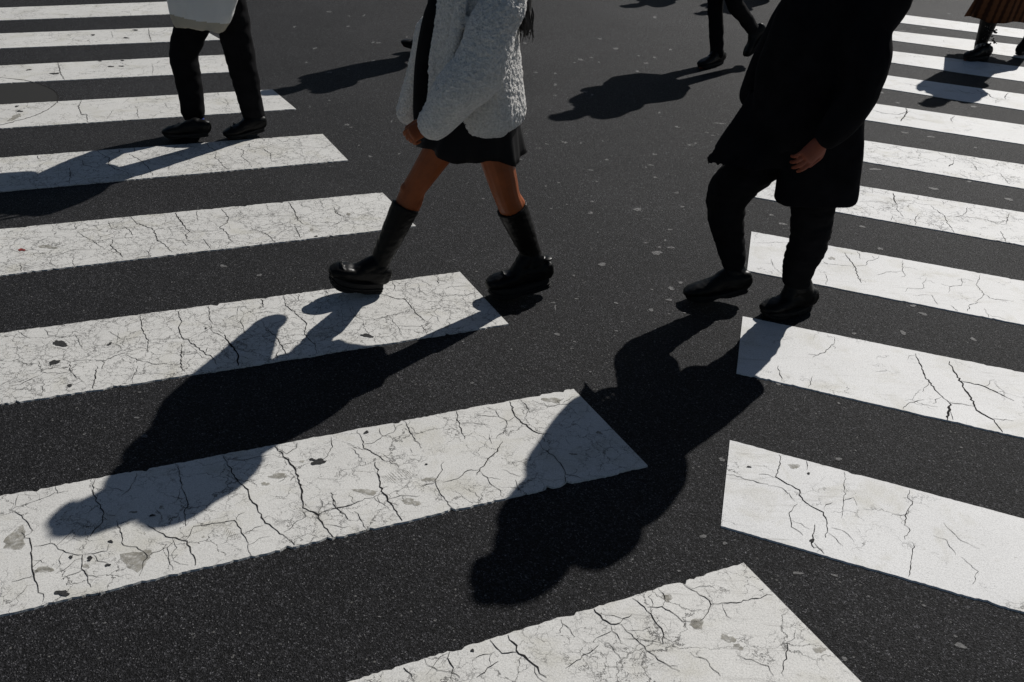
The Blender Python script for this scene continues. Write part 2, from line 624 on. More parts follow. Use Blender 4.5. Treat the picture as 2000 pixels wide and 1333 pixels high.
for k, (a, b, c, d) in RN.items():
    A, B, Cc, D = gp(*a), gp(*b), gp(*c), gp(*d)
    u, w = (B - A).normalized(), (D - Cc).normalized()
    if k >= 4:
        A, Cc = isect(A, u, eR0, eRd), isect(Cc, w, eR0, eRd)
    if k >= 8:
        A, Cc = A + u * .4, Cc + w * .4
    quads['R%d' % k] = (A, B + u * 2.5, Cc, D + w * 2.5)

ZO = {'A': (0, 760, 2.326), 'F': (600, 720, 2.175), 'G': (1300, 600, 1.8186), 'H': (1400, 240, 3.333), 'I': (0, 480, 2.777),
      'J': (600, 440, 3.7037), 'K': (0, 240, 2.857), 'C': (0, 0, 3.174), 'N': (1680, 0, 5.553)}
CR = {
'Lb': {'A': """5 400,430 395,490 410,525 435,560 445,585 435,625 405,655 385,690|2 450,585 500,600|4 500,618 515,655 530,690 540,730 590,740 650,775 630,820 615,870
|2 595,385 597,420 560,480 525,500|4 785,350 800,395 815,460 830,500 838,540 822,575 830,640
|6 1005,300 1020,345 1045,395 1080,440 1120,470 1130,510 1170,570 1190,610 1240,650 1290,685 1330,722
|8 1235,262 1275,305 1320,350 1350,405 1370,480 1370,550 1440,585 1470,640 1510,685|3 1440,585 1480,560 1525,550 1570,540 1628,525|3 1525,550 1515,510 1497,480|3 1525,550 1560,580 1580,605
|3 1370,550 1385,590 1330,625 1290,660|5 650,635 690,660 740,685 780,695 830,710 850,750 870,790 872,840|4 830,710 850,670 870,640 950,630 1060,610 1080,650 1100,680 1115,730 1135,775
|2 780,700 745,745 748,800 770,840|2 1060,610 1080,585 1105,570|2 1100,672 1150,645 1190,632|2 650,775 700,755 745,740
|5 50,680 90,720 105,740 90,790 100,850 112,900 130,940 150,1000|4 105,740 150,738 190,725 230,750 280,775 340,780 335,830 360,880 380,930|2 190,725 185,705|2 340,780 400,770 460,760 470,720
|3 0,575 50,600 80,635 105,670|2 0,910 60,895 105,885|2 40,500 20,555|2 340,850 300,870 240,890|2 1040,345 1130,325 1240,305|2 1240,265 1300,300 1340,275 1350,240|3 1500,215 1505,260 1490,300 1470,330|2 215,460 235,495
|1.5 0,570 120,530 210,495 280,480""",
 'F': """4 205,262 235,310 240,345 290,370 330,400 375,415 385,430|3 240,330 290,320 320,295 355,290 370,310|2 320,295 305,260|2 320,295 375,270 370,240|2 180,340 215,375 250,415
|4 410,228 435,270 460,315 490,345|2 435,345 445,365|4 630,180 640,215 655,270 668,305|3 760,170 800,185 815,210 848,228 848,262 800,300|2 720,205 815,210|2 848,228 875,228|1 660,235 770,245
|6 858,145 870,180 882,210 920,240 970,275 1040,292|3 910,140 930,165 950,195|2 955,140 1020,168 1080,158 1190,150|2 770,285 785,325|4 985,318 1005,350 1050,380 1090,430 1100,455 1180,475|3 1100,455 1095,495|2 995,285 1005,318
|5 830,320 800,365 770,390 735,430 720,460|3 730,435 680,440 640,475 575,490|3 730,440 765,470 775,495 815,525 835,555|7 285,405 300,450 310,510 345,570 370,605 400,655
|4 575,405 570,440 545,480 545,505 580,555 620,605|2 545,490 470,515|3 95,540 110,570 120,605 150,620 170,650|3 40,632 80,612 120,605 200,580 320,540|3 200,615 235,660 250,690|2 685,515 720,545 735,575|1 835,435 910,470|2 885,480 910,540|2 345,565 400,545 480,550"""},
'La': {'F': """7 390,1280 430,1320 440,1333|6 600,1220 600,1250 615,1290 610,1310 645,1333|3 495,1250 500,1275 550,1300 610,1310|5 785,1165 800,1200 830,1225 890,1222|3 800,1215 750,1230 695,1255
|9 850,1150 885,1195 900,1230 940,1255 980,1290 1010,1333|4 720,1333 750,1305 810,1260|3 1075,1080 1100,1110 1140,1160|7 1215,1035 1245,1065 1290,1100 1330,1095|3 1290,1105 1300,1130 1320,1145 1333,1180|2 1300,1130 1250,1150 1220,1180
|3 1245,1190 1180,1240 1095,1290|2 1330,1100 1350,1075 1385,1062|4 1330,1100 1380,1145 1420,1185 1460,1225 1520,1270 1590,1310|5 1375,975 1430,1030 1465,1060 1480,1090 1510,1125 1520,1150 1515,1190
|4 1450,1030 1510,1030 1560,1055 1600,1085 1660,1095|4 1490,950 1525,985 1515,1030|3 1600,1085 1605,1115|4 1595,920 1640,955 1690,985 1720,1020 1700,1065 1675,1090|2 1275,1175 1310,1220 1330,1255""",
 'G': """3 160,1070 240,1063 330,1050 385,1035|3 425,1333 438,1270 443,1210 475,1195|2 260,1255 330,1280 375,1300 395,1333|3 90,1245 150,1270 200,1333|2 340,1020 370,1005"""},
'R0': {'G': """3 217,600 270,610 330,630 370,640|4 415,525 408,580 398,610 440,635 480,660 495,695 525,718 570,740 580,770 585,800 575,830|2.5 475,710 450,740 455,790 500,820|5 540,785 530,840 535,870|3 535,850 575,890|1.5 650,590 645,680 640,760
|2 600,795 650,810 685,850|2 570,720 605,705|3 885,655 880,690 900,705 875,740 870,780 885,810 870,840|3 905,860 895,920 885,985|2 510,555 508,585|1.5 335,600 370,605 400,615|1.5 370,640 420,650 470,700|1.2 640,700 680,690 690,715|1.2 980,830 1020,840 1060,900|1.2 1080,905 1140,960 1130,1010|1.2 1010,780 1080,850 1150,880"""},
'R1': {'G': """2 608,110 605,135 570,165 530,182|3 405,215 418,265|2 530,250 515,290|5 905,170 925,215 945,260 1000,325 1032,348|8 1032,348 1025,410|3 1032,348 1080,355 1125,360|6 1027,198 1060,250 1085,290 1110,325 1130,375 1190,405 1230,455|4 1075,268 1150,285 1215,315 1273,342|2 1190,405 1273,415|2 860,370 880,350 935,335|1.2 760,235 800,232"""},
'R2': {'H': """5 850,850 890,900 920,935 935,990 960,1045|3 920,935 990,930 1000,905 1070,885 1080,865|3 945,840 955,890|3 1240,895 1240,970 1265,1000|2 1240,970 1130,975 1070,995|2 730,1060 738,1025 720,985|1.5 690,920 780,925 920,937|2 360,890 380,945 430,985|1 240,785 330,785 475,780
|2 1400,1010 1380,1050 1385,1085 1280,1080 1250,1105|3 1770,990 1740,1060 1800,1120 1760,1150 1730,1170|3 1800,1120 1850,1150 2000,1165|3 1770,1170 1690,1190 1685,1235|2 1640,1010 1640,1060 1560,1070 1555,1105|2 1430,1120 1480,1190|2 1795,1210 1830,1280|2 1560,1190 1620,1240"""},
'R3': {'H': """7 1180,450 1185,490 1205,530|3 1205,530 1205,560 1250,610|2 1040,420 1040,450 950,440|1.5 950,510 1080,505 1200,530|1.5 1200,530 1150,550 1090,550|4 1330,660 1325,620 1350,590|4 1430,530 1480,570 1525,600 1550,650 1600,715|3 1525,600 1640,600 1800,620 1930,655 2000,660
|3 1640,600 1680,570 1680,540|4 1970,580 1950,650|4 1910,700 1950,770|1 1200,505 1300,500 1370,525 1500,530|2 1460,660 1505,670 1505,700|2 1170,600 1165,640|1 950,580 1040,590|2 1515,500 1515,525"""},
'R4': {'H': """8 1560,270 1590,250|7 1740,265 1750,290|1.5 1110,125 1200,150 1280,185 1330,190|2 1280,270 1360,255|3 1910,310 1970,380|1 1350,150 1345,180 1480,175|1.5 950,210 1100,225 1280,270|1.5 1740,265 1700,230 1640,220|2 1590,250 1595,205|1.5 1640,330 1780,340 1900,310"""},
'R5': {'N': """14 568,1140 575,1190 545,1235 500,1285|6 135,1145 300,1200 480,1215 620,1170|6 1125,1215 1075,1250 1090,1290|4 545,1235 700,1260 850,1290|4 170,1090 210,1135"""},
'R6': {'N': """5 540,860 700,890 880,905|9 1370,920 1430,950 1510,965 1540,1000 1620,1025|7 1740,950 1700,990 1710,1020|4 1590,1070 1600,1035 1760,1025|5 1150,920 1230,955 1380,965"""},
'Lc': {'I': """10 1210,490 1230,530 1265,570 1280,600 1285,660|3 1130,430 1140,475 1180,490 1215,510|4 1118,325 1125,370 1120,395 1140,430|2 1070,430 1170,435|5 930,345 960,380 968,415 955,450 970,500 1040,545 1085,580 1100,590 1150,620 1165,655|4 1100,590 1115,560|6 970,540 970,590 965,645 990,690|2 975,600 1080,590
|4 735,375 745,420 760,480 785,520 780,590|2 785,520 830,515 970,510|2 760,500 640,515|4 645,590 540,630 480,628|5 530,635 530,675|6 500,665 490,730 470,785|3 645,590 720,630 830,650 960,650|2 640,580 610,540 620,470|3 560,470 640,515|2 645,590 760,560|2 480,628 400,630 340,640|3 300,625 345,645 345,690 385,725 430,750|2 300,625 315,595
|3 165,630 165,660 195,700 330,700|3 195,700 130,730 60,765 0,770|2 40,645 165,650|2 185,770 190,830|2 0,560 70,565 85,550 110,545|2 45,470 110,510|2 200,455 225,490 305,505|2 375,490 410,560|2 725,660 690,740|6 1410,290 1425,340
|5 1535,275 1545,330 1590,365 1640,405 1660,430 1650,470 1665,510 1705,545 1715,590|2 1665,510 1600,525 1520,550|2 1665,485 1780,480 1850,480|2 1700,530 1755,520 1770,490|3 1615,260 1615,310|4 1760,235 1775,265|5 1440,455 1500,510 1520,550 1560,610|4 1500,580 1497,630|3 1220,540 1300,575 1360,580|3 1275,400 1310,440 1320,480|2 1290,330 1275,380 1210,410|2 1360,380 1440,360 1510,375""",
 'J': """4 610,410 630,440 640,480|3 800,430 820,480 860,515|5 945,370 945,440|1.5 640,480 760,470 810,490|6 490,500 560,510 640,540 700,540 740,580 780,640 840,690 885,715|3 885,715 835,760|4 780,630 680,640 590,665 500,690 400,695|4 400,695 350,670 315,630 305,600|4 400,695 410,750 440,790 490,840 500,860
|3 600,670 625,710 660,750 680,800|2 830,730 835,750 875,800|3 970,520 1060,510 1150,515 1250,490|3 980,525 950,570 970,600 1060,610 1140,625|2 970,600 900,640 840,650|3 890,650 940,675 960,710|3 940,500 980,525|1 1000,470 1020,455 1190,445|1.5 700,740 820,740 885,715|2 640,830 615,795
|2 250,640 250,710 290,740"""},
'Ld': {'K': """6 960,495 985,540 1025,590 1045,608|5 1045,608 1020,625 1025,650|2 1045,608 1120,610 1220,600|5 700,520 740,560 830,590 850,630 865,660 900,680 940,720|2 865,660 820,690 815,720 740,710|3 865,655 940,645 1000,660 1030,690|3 795,712 820,750|3 665,575 700,600 715,630|2 665,570 580,590 560,610 480,590
|3 390,605 450,640 490,660 550,700|2 490,655 600,650 690,640|5 600,650 595,690 640,730 660,750|4 1120,650 1165,705|4 1215,470 1240,500 1265,530 1255,560 1215,585 1260,620 1265,650 1310,680|2 1265,530 1350,520 1430,525 1640,520|5 1600,440 1640,500 1655,540 1690,570|2 1690,570 1760,580 1850,580 1890,560 1915,530|2 1915,530 2000,540|3 1860,470 1870,505 1915,530
|3 1780,430 1800,480|4 1640,570 1650,600 1675,650|4 1450,610 1490,630 1530,670|2 1400,600 1450,610 1510,590|2 1480,450 1485,480 1510,500|2 1080,490 1090,550|2 575,545 590,590|2 270,560 290,590 380,590 380,550|2 50,625 80,640 200,630|2 130,720 150,740 240,750 380,705 560,705|2 240,750 240,780 280,810|3 60,780 70,830|2 370,750 375,800|2 550,700 600,720 650,740"""},
'Le': {'K': """4 500,140 530,165 575,185 575,225 610,250 680,270 710,300|4 690,165 750,195 800,240 830,290|4 720,130 720,155|3 625,130 635,155|3 390,190 420,200 425,225 490,240|4 345,240 350,290 345,330|4 155,165 160,190|2 160,185 210,170|3 1130,100 1150,130 1190,150|3 1190,160 1185,190 1220,220 1250,255|3 1300,135 1350,150 1335,185 1380,220 1395,245
|3 1380,110 1380,130 1460,145 1500,170 1505,210 1545,220|2 1600,85 1640,105 1680,130|3 1450,80 1470,100"""},
'Lf': {'C': """5 455,595 435,640 455,690 490,690 495,740|2 770,585 720,625|3 800,640 820,660 815,690 830,720|2 665,660 620,720|2 990,620 1015,660|3 1330,555 1335,580|2 1370,595 1395,630 1380,660"""},
'Lg': {'C': """5 295,355 315,430 340,465|2 905,370 915,410 905,440|2 700,360 760,385"""},
'Lh': {'C': """4 880,145 885,190 900,230|2 640,160 650,200"""},
}
# bare holes / grime: (x, y, w, h, kind) in the same measured windows
SP = {
'Lc': {'I': [(290, 540, 84, 26, 'bare'), (262, 532, 30, 16, 'bare'), (255, 642, 48, 28, 'bare'), (568, 541, 22, 15, 'bare'), (342, 770, 30, 14, 'bare'), (1105, 455, 12, 8, 'bare')], 'J': [(430, 808, 90, 22, 'bare')]},
'Lb': {'A': [(1445, 340, 62, 26, 'bare'), (1415, 330, 30, 10, 'bare'), (590, 800, 120, 88, 'stain'), (640, 765, 50, 36, 'stain'), (155, 850, 72, 34, 'stain'), (20, 710, 110, 90, 'stain'), (1198, 442, 34, 18, 'stain'), (1368, 338, 18, 14, 'stain'), (585, 577, 34, 10, 'stain'), (672, 592, 24, 10, 'bare'), (716, 555, 28, 14, 'stain'), (375, 795, 26, 20, 'bare'), (355, 830, 34, 18, 'stain'), (285, 790, 22, 12, 'bare'), (475, 715, 26, 10, 'bare'), (910, 688, 18, 8, 'stain'), (460, 825, 24, 12, 'bare'), (1260, 405, 90, 22, 'stain'), (240, 960, 80, 20, 'bare')],
       'F': [(250, 278, 20, 12, 'bare'), (440, 575, 80, 26, 'stain'), (250, 532, 90, 26, 'stain'), (520, 480, 60, 22, 'stain'), (505, 414, 10, 8, 'bare'), (1240, 280, 30, 12, 'stain'), (1130, 370, 30, 10, 'stain'), (1040, 140, 70, 26, 'stain')]},
'La': {'F': [(700, 1215, 20, 10, 'bare'), (1660, 1100, 60, 40, 'stain'), (1120, 1270, 14, 8, 'stain'), (1530, 985, 40, 24, 'stain'), (1440, 1290, 16, 10, 'stain')], 'G': [(115, 1140, 44, 30, 'stain'), (10, 1045, 30, 26, 'stain'), (230, 1195, 46, 30, 'stain'), (265, 1225, 30, 26, 'stain'), (560, 1240, 40, 24, 'stain')]},
'R0': {'G': [(462, 573, 34, 20, 'stain'), (300, 575, 14, 6, 'bare'), (515, 600, 12, 6, 'bare'), (530, 842, 18, 12, 'bare')]},
'R2': {'H': [(765, 885, 40, 20, 'stain')]},
'Lh': {'C': [(520, 181, 30, 8, 'bare'), (795, 155, 36, 8, 'bare'), (735, 204, 36, 8, 'bare')]},
'Lg': {'C': [(640, 386, 36, 8, 'bare'), (710, 385, 32, 7, 'bare'), (275, 425, 52, 12, 'bare'), (105, 397, 30, 8, 'bare'), (570, 350, 26, 6, 'bare'), (715, 349, 30, 6, 'bare')]},
'Lf': {'C': [(50, 662, 40, 10, 'bare'), (30, 630, 30, 8, 'bare'), (20, 700, 60, 40, 'stain')]},
'Ld': {'K': [(68, 706, 40, 14, 'red'), (1942, 513, 30, 12, 'stain'), (1735, 600, 26, 12, 'stain'), (1760, 638, 20, 7, 'bare'), (220, 690, 130, 16, 'stain')]},
}
MATI = {'crack': 1, 'bare': 2, 'stain': 3, 'red': 4}
def in_quad(q):
    A, B, C_, D = q
    poly = [A, B, D, C_]
    def f(p):
        r = False
        j = 3
        for i in range(4):
            a, b = poly[i], poly[j]
            if (a.y > p.y) != (b.y > p.y) and p.x < (b.x - a.x) * (p.y - a.y) / (b.y - a.y) + a.x:
                r = not r
            j = i
        return r
    return f

def stripe(key, label, cat, group, name, mat, rough_amt):
    A, B, C_, D = quads[key]
    rnd = random.Random(hash(key) % 1000 if False else sum(map(ord, key)))
    bm = bmesh.new()
    n = int((B - A).length / .012)
    w = (C_ - A).normalized()
    far, near = [], []
    chipf = chipn = 0
    for i in range(n + 1):
        t = i / n
        a, b = A.lerp(B, t), C_.lerp(D, t)
        edge = .25 if i in (0,) else 1
        wob = noise.noise(V((t * (B - A).length * 9, sum(map(ord, key)), 0))) * .005 * rough_amt
        wob2 = noise.noise(V((t * (B - A).length * 9, sum(map(ord, key)) + 50, 0))) * .005 * rough_amt
        if rnd.random() < .03 * rough_amt: chipf = rnd.uniform(.004, .014) * rough_amt
        if rnd.random() < .03 * rough_amt: chipn = rnd.uniform(.004, .014) * rough_amt
        ca, cb = chipf, chipn
        chipf *= .45
        chipn *= .45
        a = a + w * edge * (rnd.gauss(0, .0014 * rough_amt) + wob + ca)
        b = b - w * edge * (rnd.gauss(0, .0014 * rough_amt) + wob2 + cb)
        far.append(a)
        near.append(b)
    # rounded corners at the free end
    T = [(bm.verts.new((a.x, a.y, TOP)), bm.verts.new((b.x, b.y, TOP))) for a, b in zip(far, near)]
    # pale bevel rim and side down to the road
    Bf = [(bm.verts.new((a.x - w.x * .004, a.y - w.y * .004, -.001)), bm.verts.new((b.x + w.x * .004, b.y + w.y * .004, -.001))) for a, b in zip(far, near)]
    for i in range(n):
        for q in ((T[i][0], T[i][1], T[i + 1][1], T[i + 1][0]), (T[i][0], T[i + 1][0], Bf[i + 1][0], Bf[i][0]), (T[i][1], Bf[i][1], Bf[i + 1][1], T[i + 1][1])):
            bm.faces.new(q)
    bm.faces.new((T[0][0], Bf[0][0], Bf[0][1], T[0][1]))
    bm.faces.new((T[n][0], T[n][1], Bf[n][1], Bf[n][0]))
    bmesh.ops.recalc_face_normals(bm, faces=bm.faces)
    for f_ in bm.faces:
        if abs(f_.normal.z) > .9 and f_.normal.z < 0:
            f_.normal_flip()
    ins = in_quad((A, B, C_, D))
    sd = sum(map(ord, key)) * 13
    for z, txt in CR.get(key, {}).items():
        x0, y0, sc = ZO[z]
        for item in txt.replace('\n', '').split('|'):
            tok = item.split()
            wz = float(tok[0])
            pts = [gp(x0 + float(s.split(',')[0]) / sc, y0 + float(s.split(',')[1]) / sc) for s in tok[1:]]
            dist = (pts[0] - CAM).length
            wd = max(.0016, wz / sc * dist / F_PX * .82)
            sd += 1
            ribbon(bm, pts, wd, 1, TOP + .0012, sd, .012, .0024, True, ins)
            # hairline offshoots
            r2 = random.Random(sd)
            for a, b in zip(pts[:-1], pts[1:]):
                L = (b - a).length
                if r2.random() < min(.8, L * 5) and wz > 1.6:
                    s0 = a.lerp(b, r2.random())
                    dv = (b - a).normalized()
                    an = r2.choice((-1, 1)) * r2.uniform(.5, 1.5)
                    P = [s0]
                    ln = r2.uniform(.03, .11)
                    for q in range(4):
                        an2 = an + r2.gauss(0, .45)
                        d2 = V((dv.x * math.cos(an2) - dv.y * math.sin(an2), dv.x * math.sin(an2) + dv.y * math.cos(an2), 0))
                        P.append(P[-1] + d2 * ln / 4)
                    ribbon(bm, P, max(.0012, wd * .3), 1, TOP + .0010, sd + 999, .012, .002, True, ins)
    for z, items in SP.get(key, {}).items():
        x0, y0, sc = ZO[z]
        for i, (x, y, ww, hh, kd) in enumerate(items):
            spot(bm, x0 + x / sc, y0 + y / sc, ww / sc, hh / sc, MATI[kd], TOP + (.0016 if kd != 'stain' else .0007) + i * 2e-5, sd + i, .45)
    if key == 'Lb':          # tyre or sole print
        x0, y0, sc = ZO['F']
        for i in range(13):
            x = 322 + i * 10
            y = 470 + 6 * math.sin(i * .6) - i * 2.2
            h = 16 + 12 * math.sin(i / 12 * math.pi)
            ribbon(bm, [gp(x0 + (x - h * .7) / sc, y0 + (y - h * .5) / sc), gp(x0 + (x + h * .9) / sc, y0 + (y + h * 1.0) / sc)], .0022, 3, TOP + .0009, 700 + i, .006, .0006, True)
        x0, y0, sc = ZO['A']
        for i in range(9):
            x, y = 1015 + i * 8, 645 + i * 4
            ribbon(bm, [gp(x0 + x / sc, y0 + y / sc), gp(x0 + (x - 10) / sc, y0 + (y + 22) / sc)], .0022, 3, TOP + .0009, 740 + i, .006, .0006, True)
        for i in range(14):
            x, y = 545 + rnd.uniform(0, 90), 620 + rnd.uniform(0, 60)
            ribbon(bm, [gp(x0 + x / sc, y0 + y / sc), gp(x0 + (x + rnd.uniform(6, 16)) / sc, y0 + (y + rnd.uniform(2, 8)) / sc)], .0026, 3, TOP + .0009, 780 + i, .006, .0006, True)
    if key in ('Lf', 'Lg'):
        ribbon(bm, circ, .006, 1, TOP + .0014, 9, .02, .003, False, ins)
    me = bpy.data.meshes.new(name)
    bm.to_mesh(me)
    bm.free()
    o = link(name, me, [mat, M['crack'], M['bare'], M['stain'], M['red']], smooth=False)
    return tag(o, label, cat, group)

TL, TR = (.69, .68, .65), (.75, .748, .74)
paintL = [paint_mat('worn_white_paint', .09, 1, TL), paint_mat('heavily_crazed_white_paint', .19, 2, TL)]
paintR = [paint_mat('clean_white_paint', -.02, 3, TR), paint_mat('crazed_bright_paint', .10, 4, TR)]
GL, GR = 'white stripes of the crossing on the left', 'white stripes of the crossing on the right'
LAB = {
 'La': ('nearest stripe, cut off by the bottom edge, with a pointed corner at its top', 0, 1.2),
 'Lb': ("long cracked white stripe with grey stains, crossed by the shadow of the woman's head", 0, 1.1),
 'Lc': ('crazed white stripe under the raised front boot of the woman, with small black holes', 1, 1.2),
 'Ld': ("cracked white stripe ending behind the woman's front boot shaft, red scrap at left", 1, 1.0),
 'Le': ("cracked white stripe just below the tote bag walker's shoes, crossed by two leg shadows", 1, .9),
 'Lf': ("white stripe behind the tote bag walker's ankles, with a round cut at its left", 0, .8),
 'Lg': ("white stripe behind the tote bag walker's shins, dotted with dark oval spots", 0, .8),
 'Lh': ('thin far white stripe behind the knees of the walker with the tote bag', 0, .7),
 'Li': ('topmost white stripe at the upper left corner beside the pale tote bag', 0, .7),
 'R0': ('nearest wide stripe of the right crossing with hairline cracks and a clean left end', 0, .6),
 'R1': ("white stripe below the man's flat shoe, its end shaded, two long cracks at right", 0, .6),
 'R2': ('white stripe behind both trouser ankles of the man in the long coat', 0, .6),
 'R3': ('white stripe at the coat hem of the man, showing between his knee and his coat', 1, .6),
 'R4': ('crazed white stripe right of the lower coat skirt of the man', 1, .6),
 'R5': ('white stripe right of the coat sleeve of the man, with one thick dark crack', 0, .6),
 'R6': ('white stripe under the head shadow of the walker in the plaid skirt', 0, .5),
 'R7': ('white stripe just below the black boot of the walker in the plaid skirt', 0, .5),
 'R8': ('white stripe crossing behind the ankle of the black boot at the upper right', 0, .5),
 'R9': ('farthest white stripe at the upper right, under the plaid skirt hem', 0, .5),
}
for k, (lab, mi, ra) in LAB.items():
    left = k[0] == 'L'
    stripe(k, lab, 'crosswalk stripe', GL if left else GR, 'crosswalk_stripe', (paintL if left else paintR)[mi], ra)

# ------------------------------------------------------------------ people: body parts
def unit(v):
    return V(v).normalized()

def head_bm(bm, c, face, up=(0, 0, 1), s=1.0):
    f = unit(face)
    u = unit(up)
    f = unit(f - u * f.dot(u))
    sd = u.cross(f)
    prof = [(-.112, .052, .022, .024), (-.098, .046, .042, .040), (-.07, .024, .072, .056), (-.035, .008, .088, .066), (.01, 0, .097, .072),
            (.05, -.005, .096, .074), (.082, -.01, .08, .064), (.105, -.012, .05, .042)]
    tube(bm, [c + (u * z + f * o) * s for z, o, d, w in prof], [(w * s, d * s) for z, o, d, w in prof], sd, 18, 3)
    P = lambda a, b, z: c + (f * a + sd * b + u * z) * s
    tube(bm, [P(.090, 0, .018), P(.103, 0, -.005), P(.112, 0, -.026)], [.007 * s, .009 * s, .013 * s], sd, 8, 2)
    tube(bm, [P(.096, -.014, -.028), P(.096, .014, -.028)], [.007 * s, .007 * s], f, 8, 2)
    tube(bm, [P(.082, -.022, -.058), P(.093, 0, -.056), P(.082, .022, -.058)], [.005 * s, .008 * s, .005 * s], u, 8, 3)
    tube(bm, [P(.080, -.018, -.068), P(.091, 0, -.068), P(.080, .018, -.068)], [.005 * s, .008 * s, .005 * s], u, 8, 3)
    for q in (-1, 1):
        ball(bm, P(.078, .031 * q, 0), .014 * s)
        tube(bm, [P(.086, .012 * q, .020), P(.086, .034 * q, .024), P(.070, .054 * q, .016)], [.007 * s] * 3, u, 8, 2)
        tube(bm, [P(-.004, .074 * q, .028), P(-.012, .082 * q, .010), P(-.002, .076 * q, -.028)], [(.006 * s, .016 * s), (.007 * s, .018 * s), (.006 * s, .010 * s)], sd, 10, 3)

def hand_bm(bm, wrist, d, nrm, side=1, curl=.45, s=1.0, spread=.05):
    """palm, four fingers of different lengths and a thumb; nrm = palm side"""
    d = unit(d)
    nrm = unit(V(nrm) - d * V(nrm).dot(d))
    lat = d.cross(nrm) * side                         # towards the thumb
    W_ = lambda a, b, c: wrist + (d * a + lat * b + nrm * c) * s
    tube(bm, [W_(-.03, 0, 0), W_(0, 0, 0), W_(.035, .002, .002), W_(.085, 0, .004)], [(.026 * s, .020 * s), (.029 * s, .019 * s), (.038 * s, .017 * s), (.038 * s, .013 * s)], lat, 14, 3)
    for i, (o, L, r) in enumerate(((.031, .070, .0088), (.0105, .080, .009), (-.0105, .074, .0087), (-.031, .058, .0078))):
        p = W_(.082, o * .96, .004)
        ang = curl * (.55 + .12 * i)
        dv = unit(d + lat * (o * spread * 30 * .35))
        pts = [p - dv * .012 * s, p]
        a = 0
        for j, fr in enumerate((.46, .31, .23)):
            a += ang * (1, 1.25, .8)[j]
            q = dv * math.cos(a) + nrm * math.sin(a)
            p = p + q * (L * fr * s)
            pts.append(p)
        tube(bm, pts, [r * s, r * s, r * .98 * s, r * .9 * s, r * .75 * s], lat, 10, 3)
    p0 = W_(.022, .026, .004)
    t1 = unit(d * .75 + lat * .62 + nrm * .35)
    t2 = unit(d * .95 + lat * .12 + nrm * .45)
    tube(bm, [W_(.008, .012, .003), p0, p0 + t1 * .034 * s, p0 + t1 * .034 * s + t2 * .03 * s, p0 + t1 * .034 * s + t2 * .052 * s],
         [.013 * s, .0135 * s, .011 * s, .0098 * s, .008 * s], nrm, 10, 3)

def body_bm(j, s=1.0, slim=1.0, bare=1.0):
    """j: joints dict; one set of overlapping tapered solids that is fused into one skin"""
    bm = bmesh.new()
    hL, hR = j['hip']
    sL, sR = j['sho']
    hc, sc_ = (hL + hR) / 2, (sL + sR) / 2
    lat = unit(sL - sR)
    lath = unit(hL - hR)
    up = unit(sc_ - hc)
    tube(bm, [hc - up * .05 * s, hc + up * .03 * s, hc.lerp(sc_, .33), hc.lerp(sc_, .62), hc.lerp(sc_, .9), sc_ + up * .03 * s],
         [(.135 * s * slim, .10 * s * slim), (.145 * s * slim, .105 * s * slim), (.115 * s * slim, .09 * s * slim), (.135 * s * slim, .10 * s * slim), (.145 * s * slim, .085 * s * slim), (.075 * s * slim, .06 * s * slim)], (lat + lath) / 2, 18, 4)
    tube(bm, [sc_ + up * .0, sc_.lerp(j['head'], .45), j['head'] - unit(j['up']) * .05 * s], [.058 * s, .050 * s, .054 * s], lat, 14, 3)
    head_bm(bm, j['head'], j['face'], j['up'], s)
    for q in (0, 1):
        sh, el, wr = j['sho'][q], j['elb'][q], j['wri'][q]
        tube(bm, [sc_.lerp(sh, .5), sh, sh.lerp(el, .5), el, el.lerp(wr, .35), wr], [.05 * s, .048 * s * slim, .041 * s * slim, .034 * s * slim, .035 * s * slim, .024 * s], lat, 12, 3)
        hd = j.get('hand', [None, None])[q] or dict(d=wr - el, n=hc - wr)
        hand_bm(bm, wr, hd['d'], hd['n'], hd.get('side', 1), hd.get('curl', .45), s)
        hp, kn, an = j['hip'][q], j['knee'][q], j['ank'][q]
        rr = j.get('legr', [(.082, .074, .056, .050, .052, .036)] * 2)[q]
        tube(bm, [hp, hp.lerp(kn, .3), hp.lerp(kn, .78), kn, kn.lerp(an, .28), an], [x * s * bare for x in rr], lath, 16, 4)
        toe = j['toe'][q]
        tube(bm, [an, an.lerp(toe, .45) - V((0, 0, .035)), toe - unit(toe - an) * .03], [.030 * s, .022 * s, .016 * s], lath, 10, 3)
    return bm

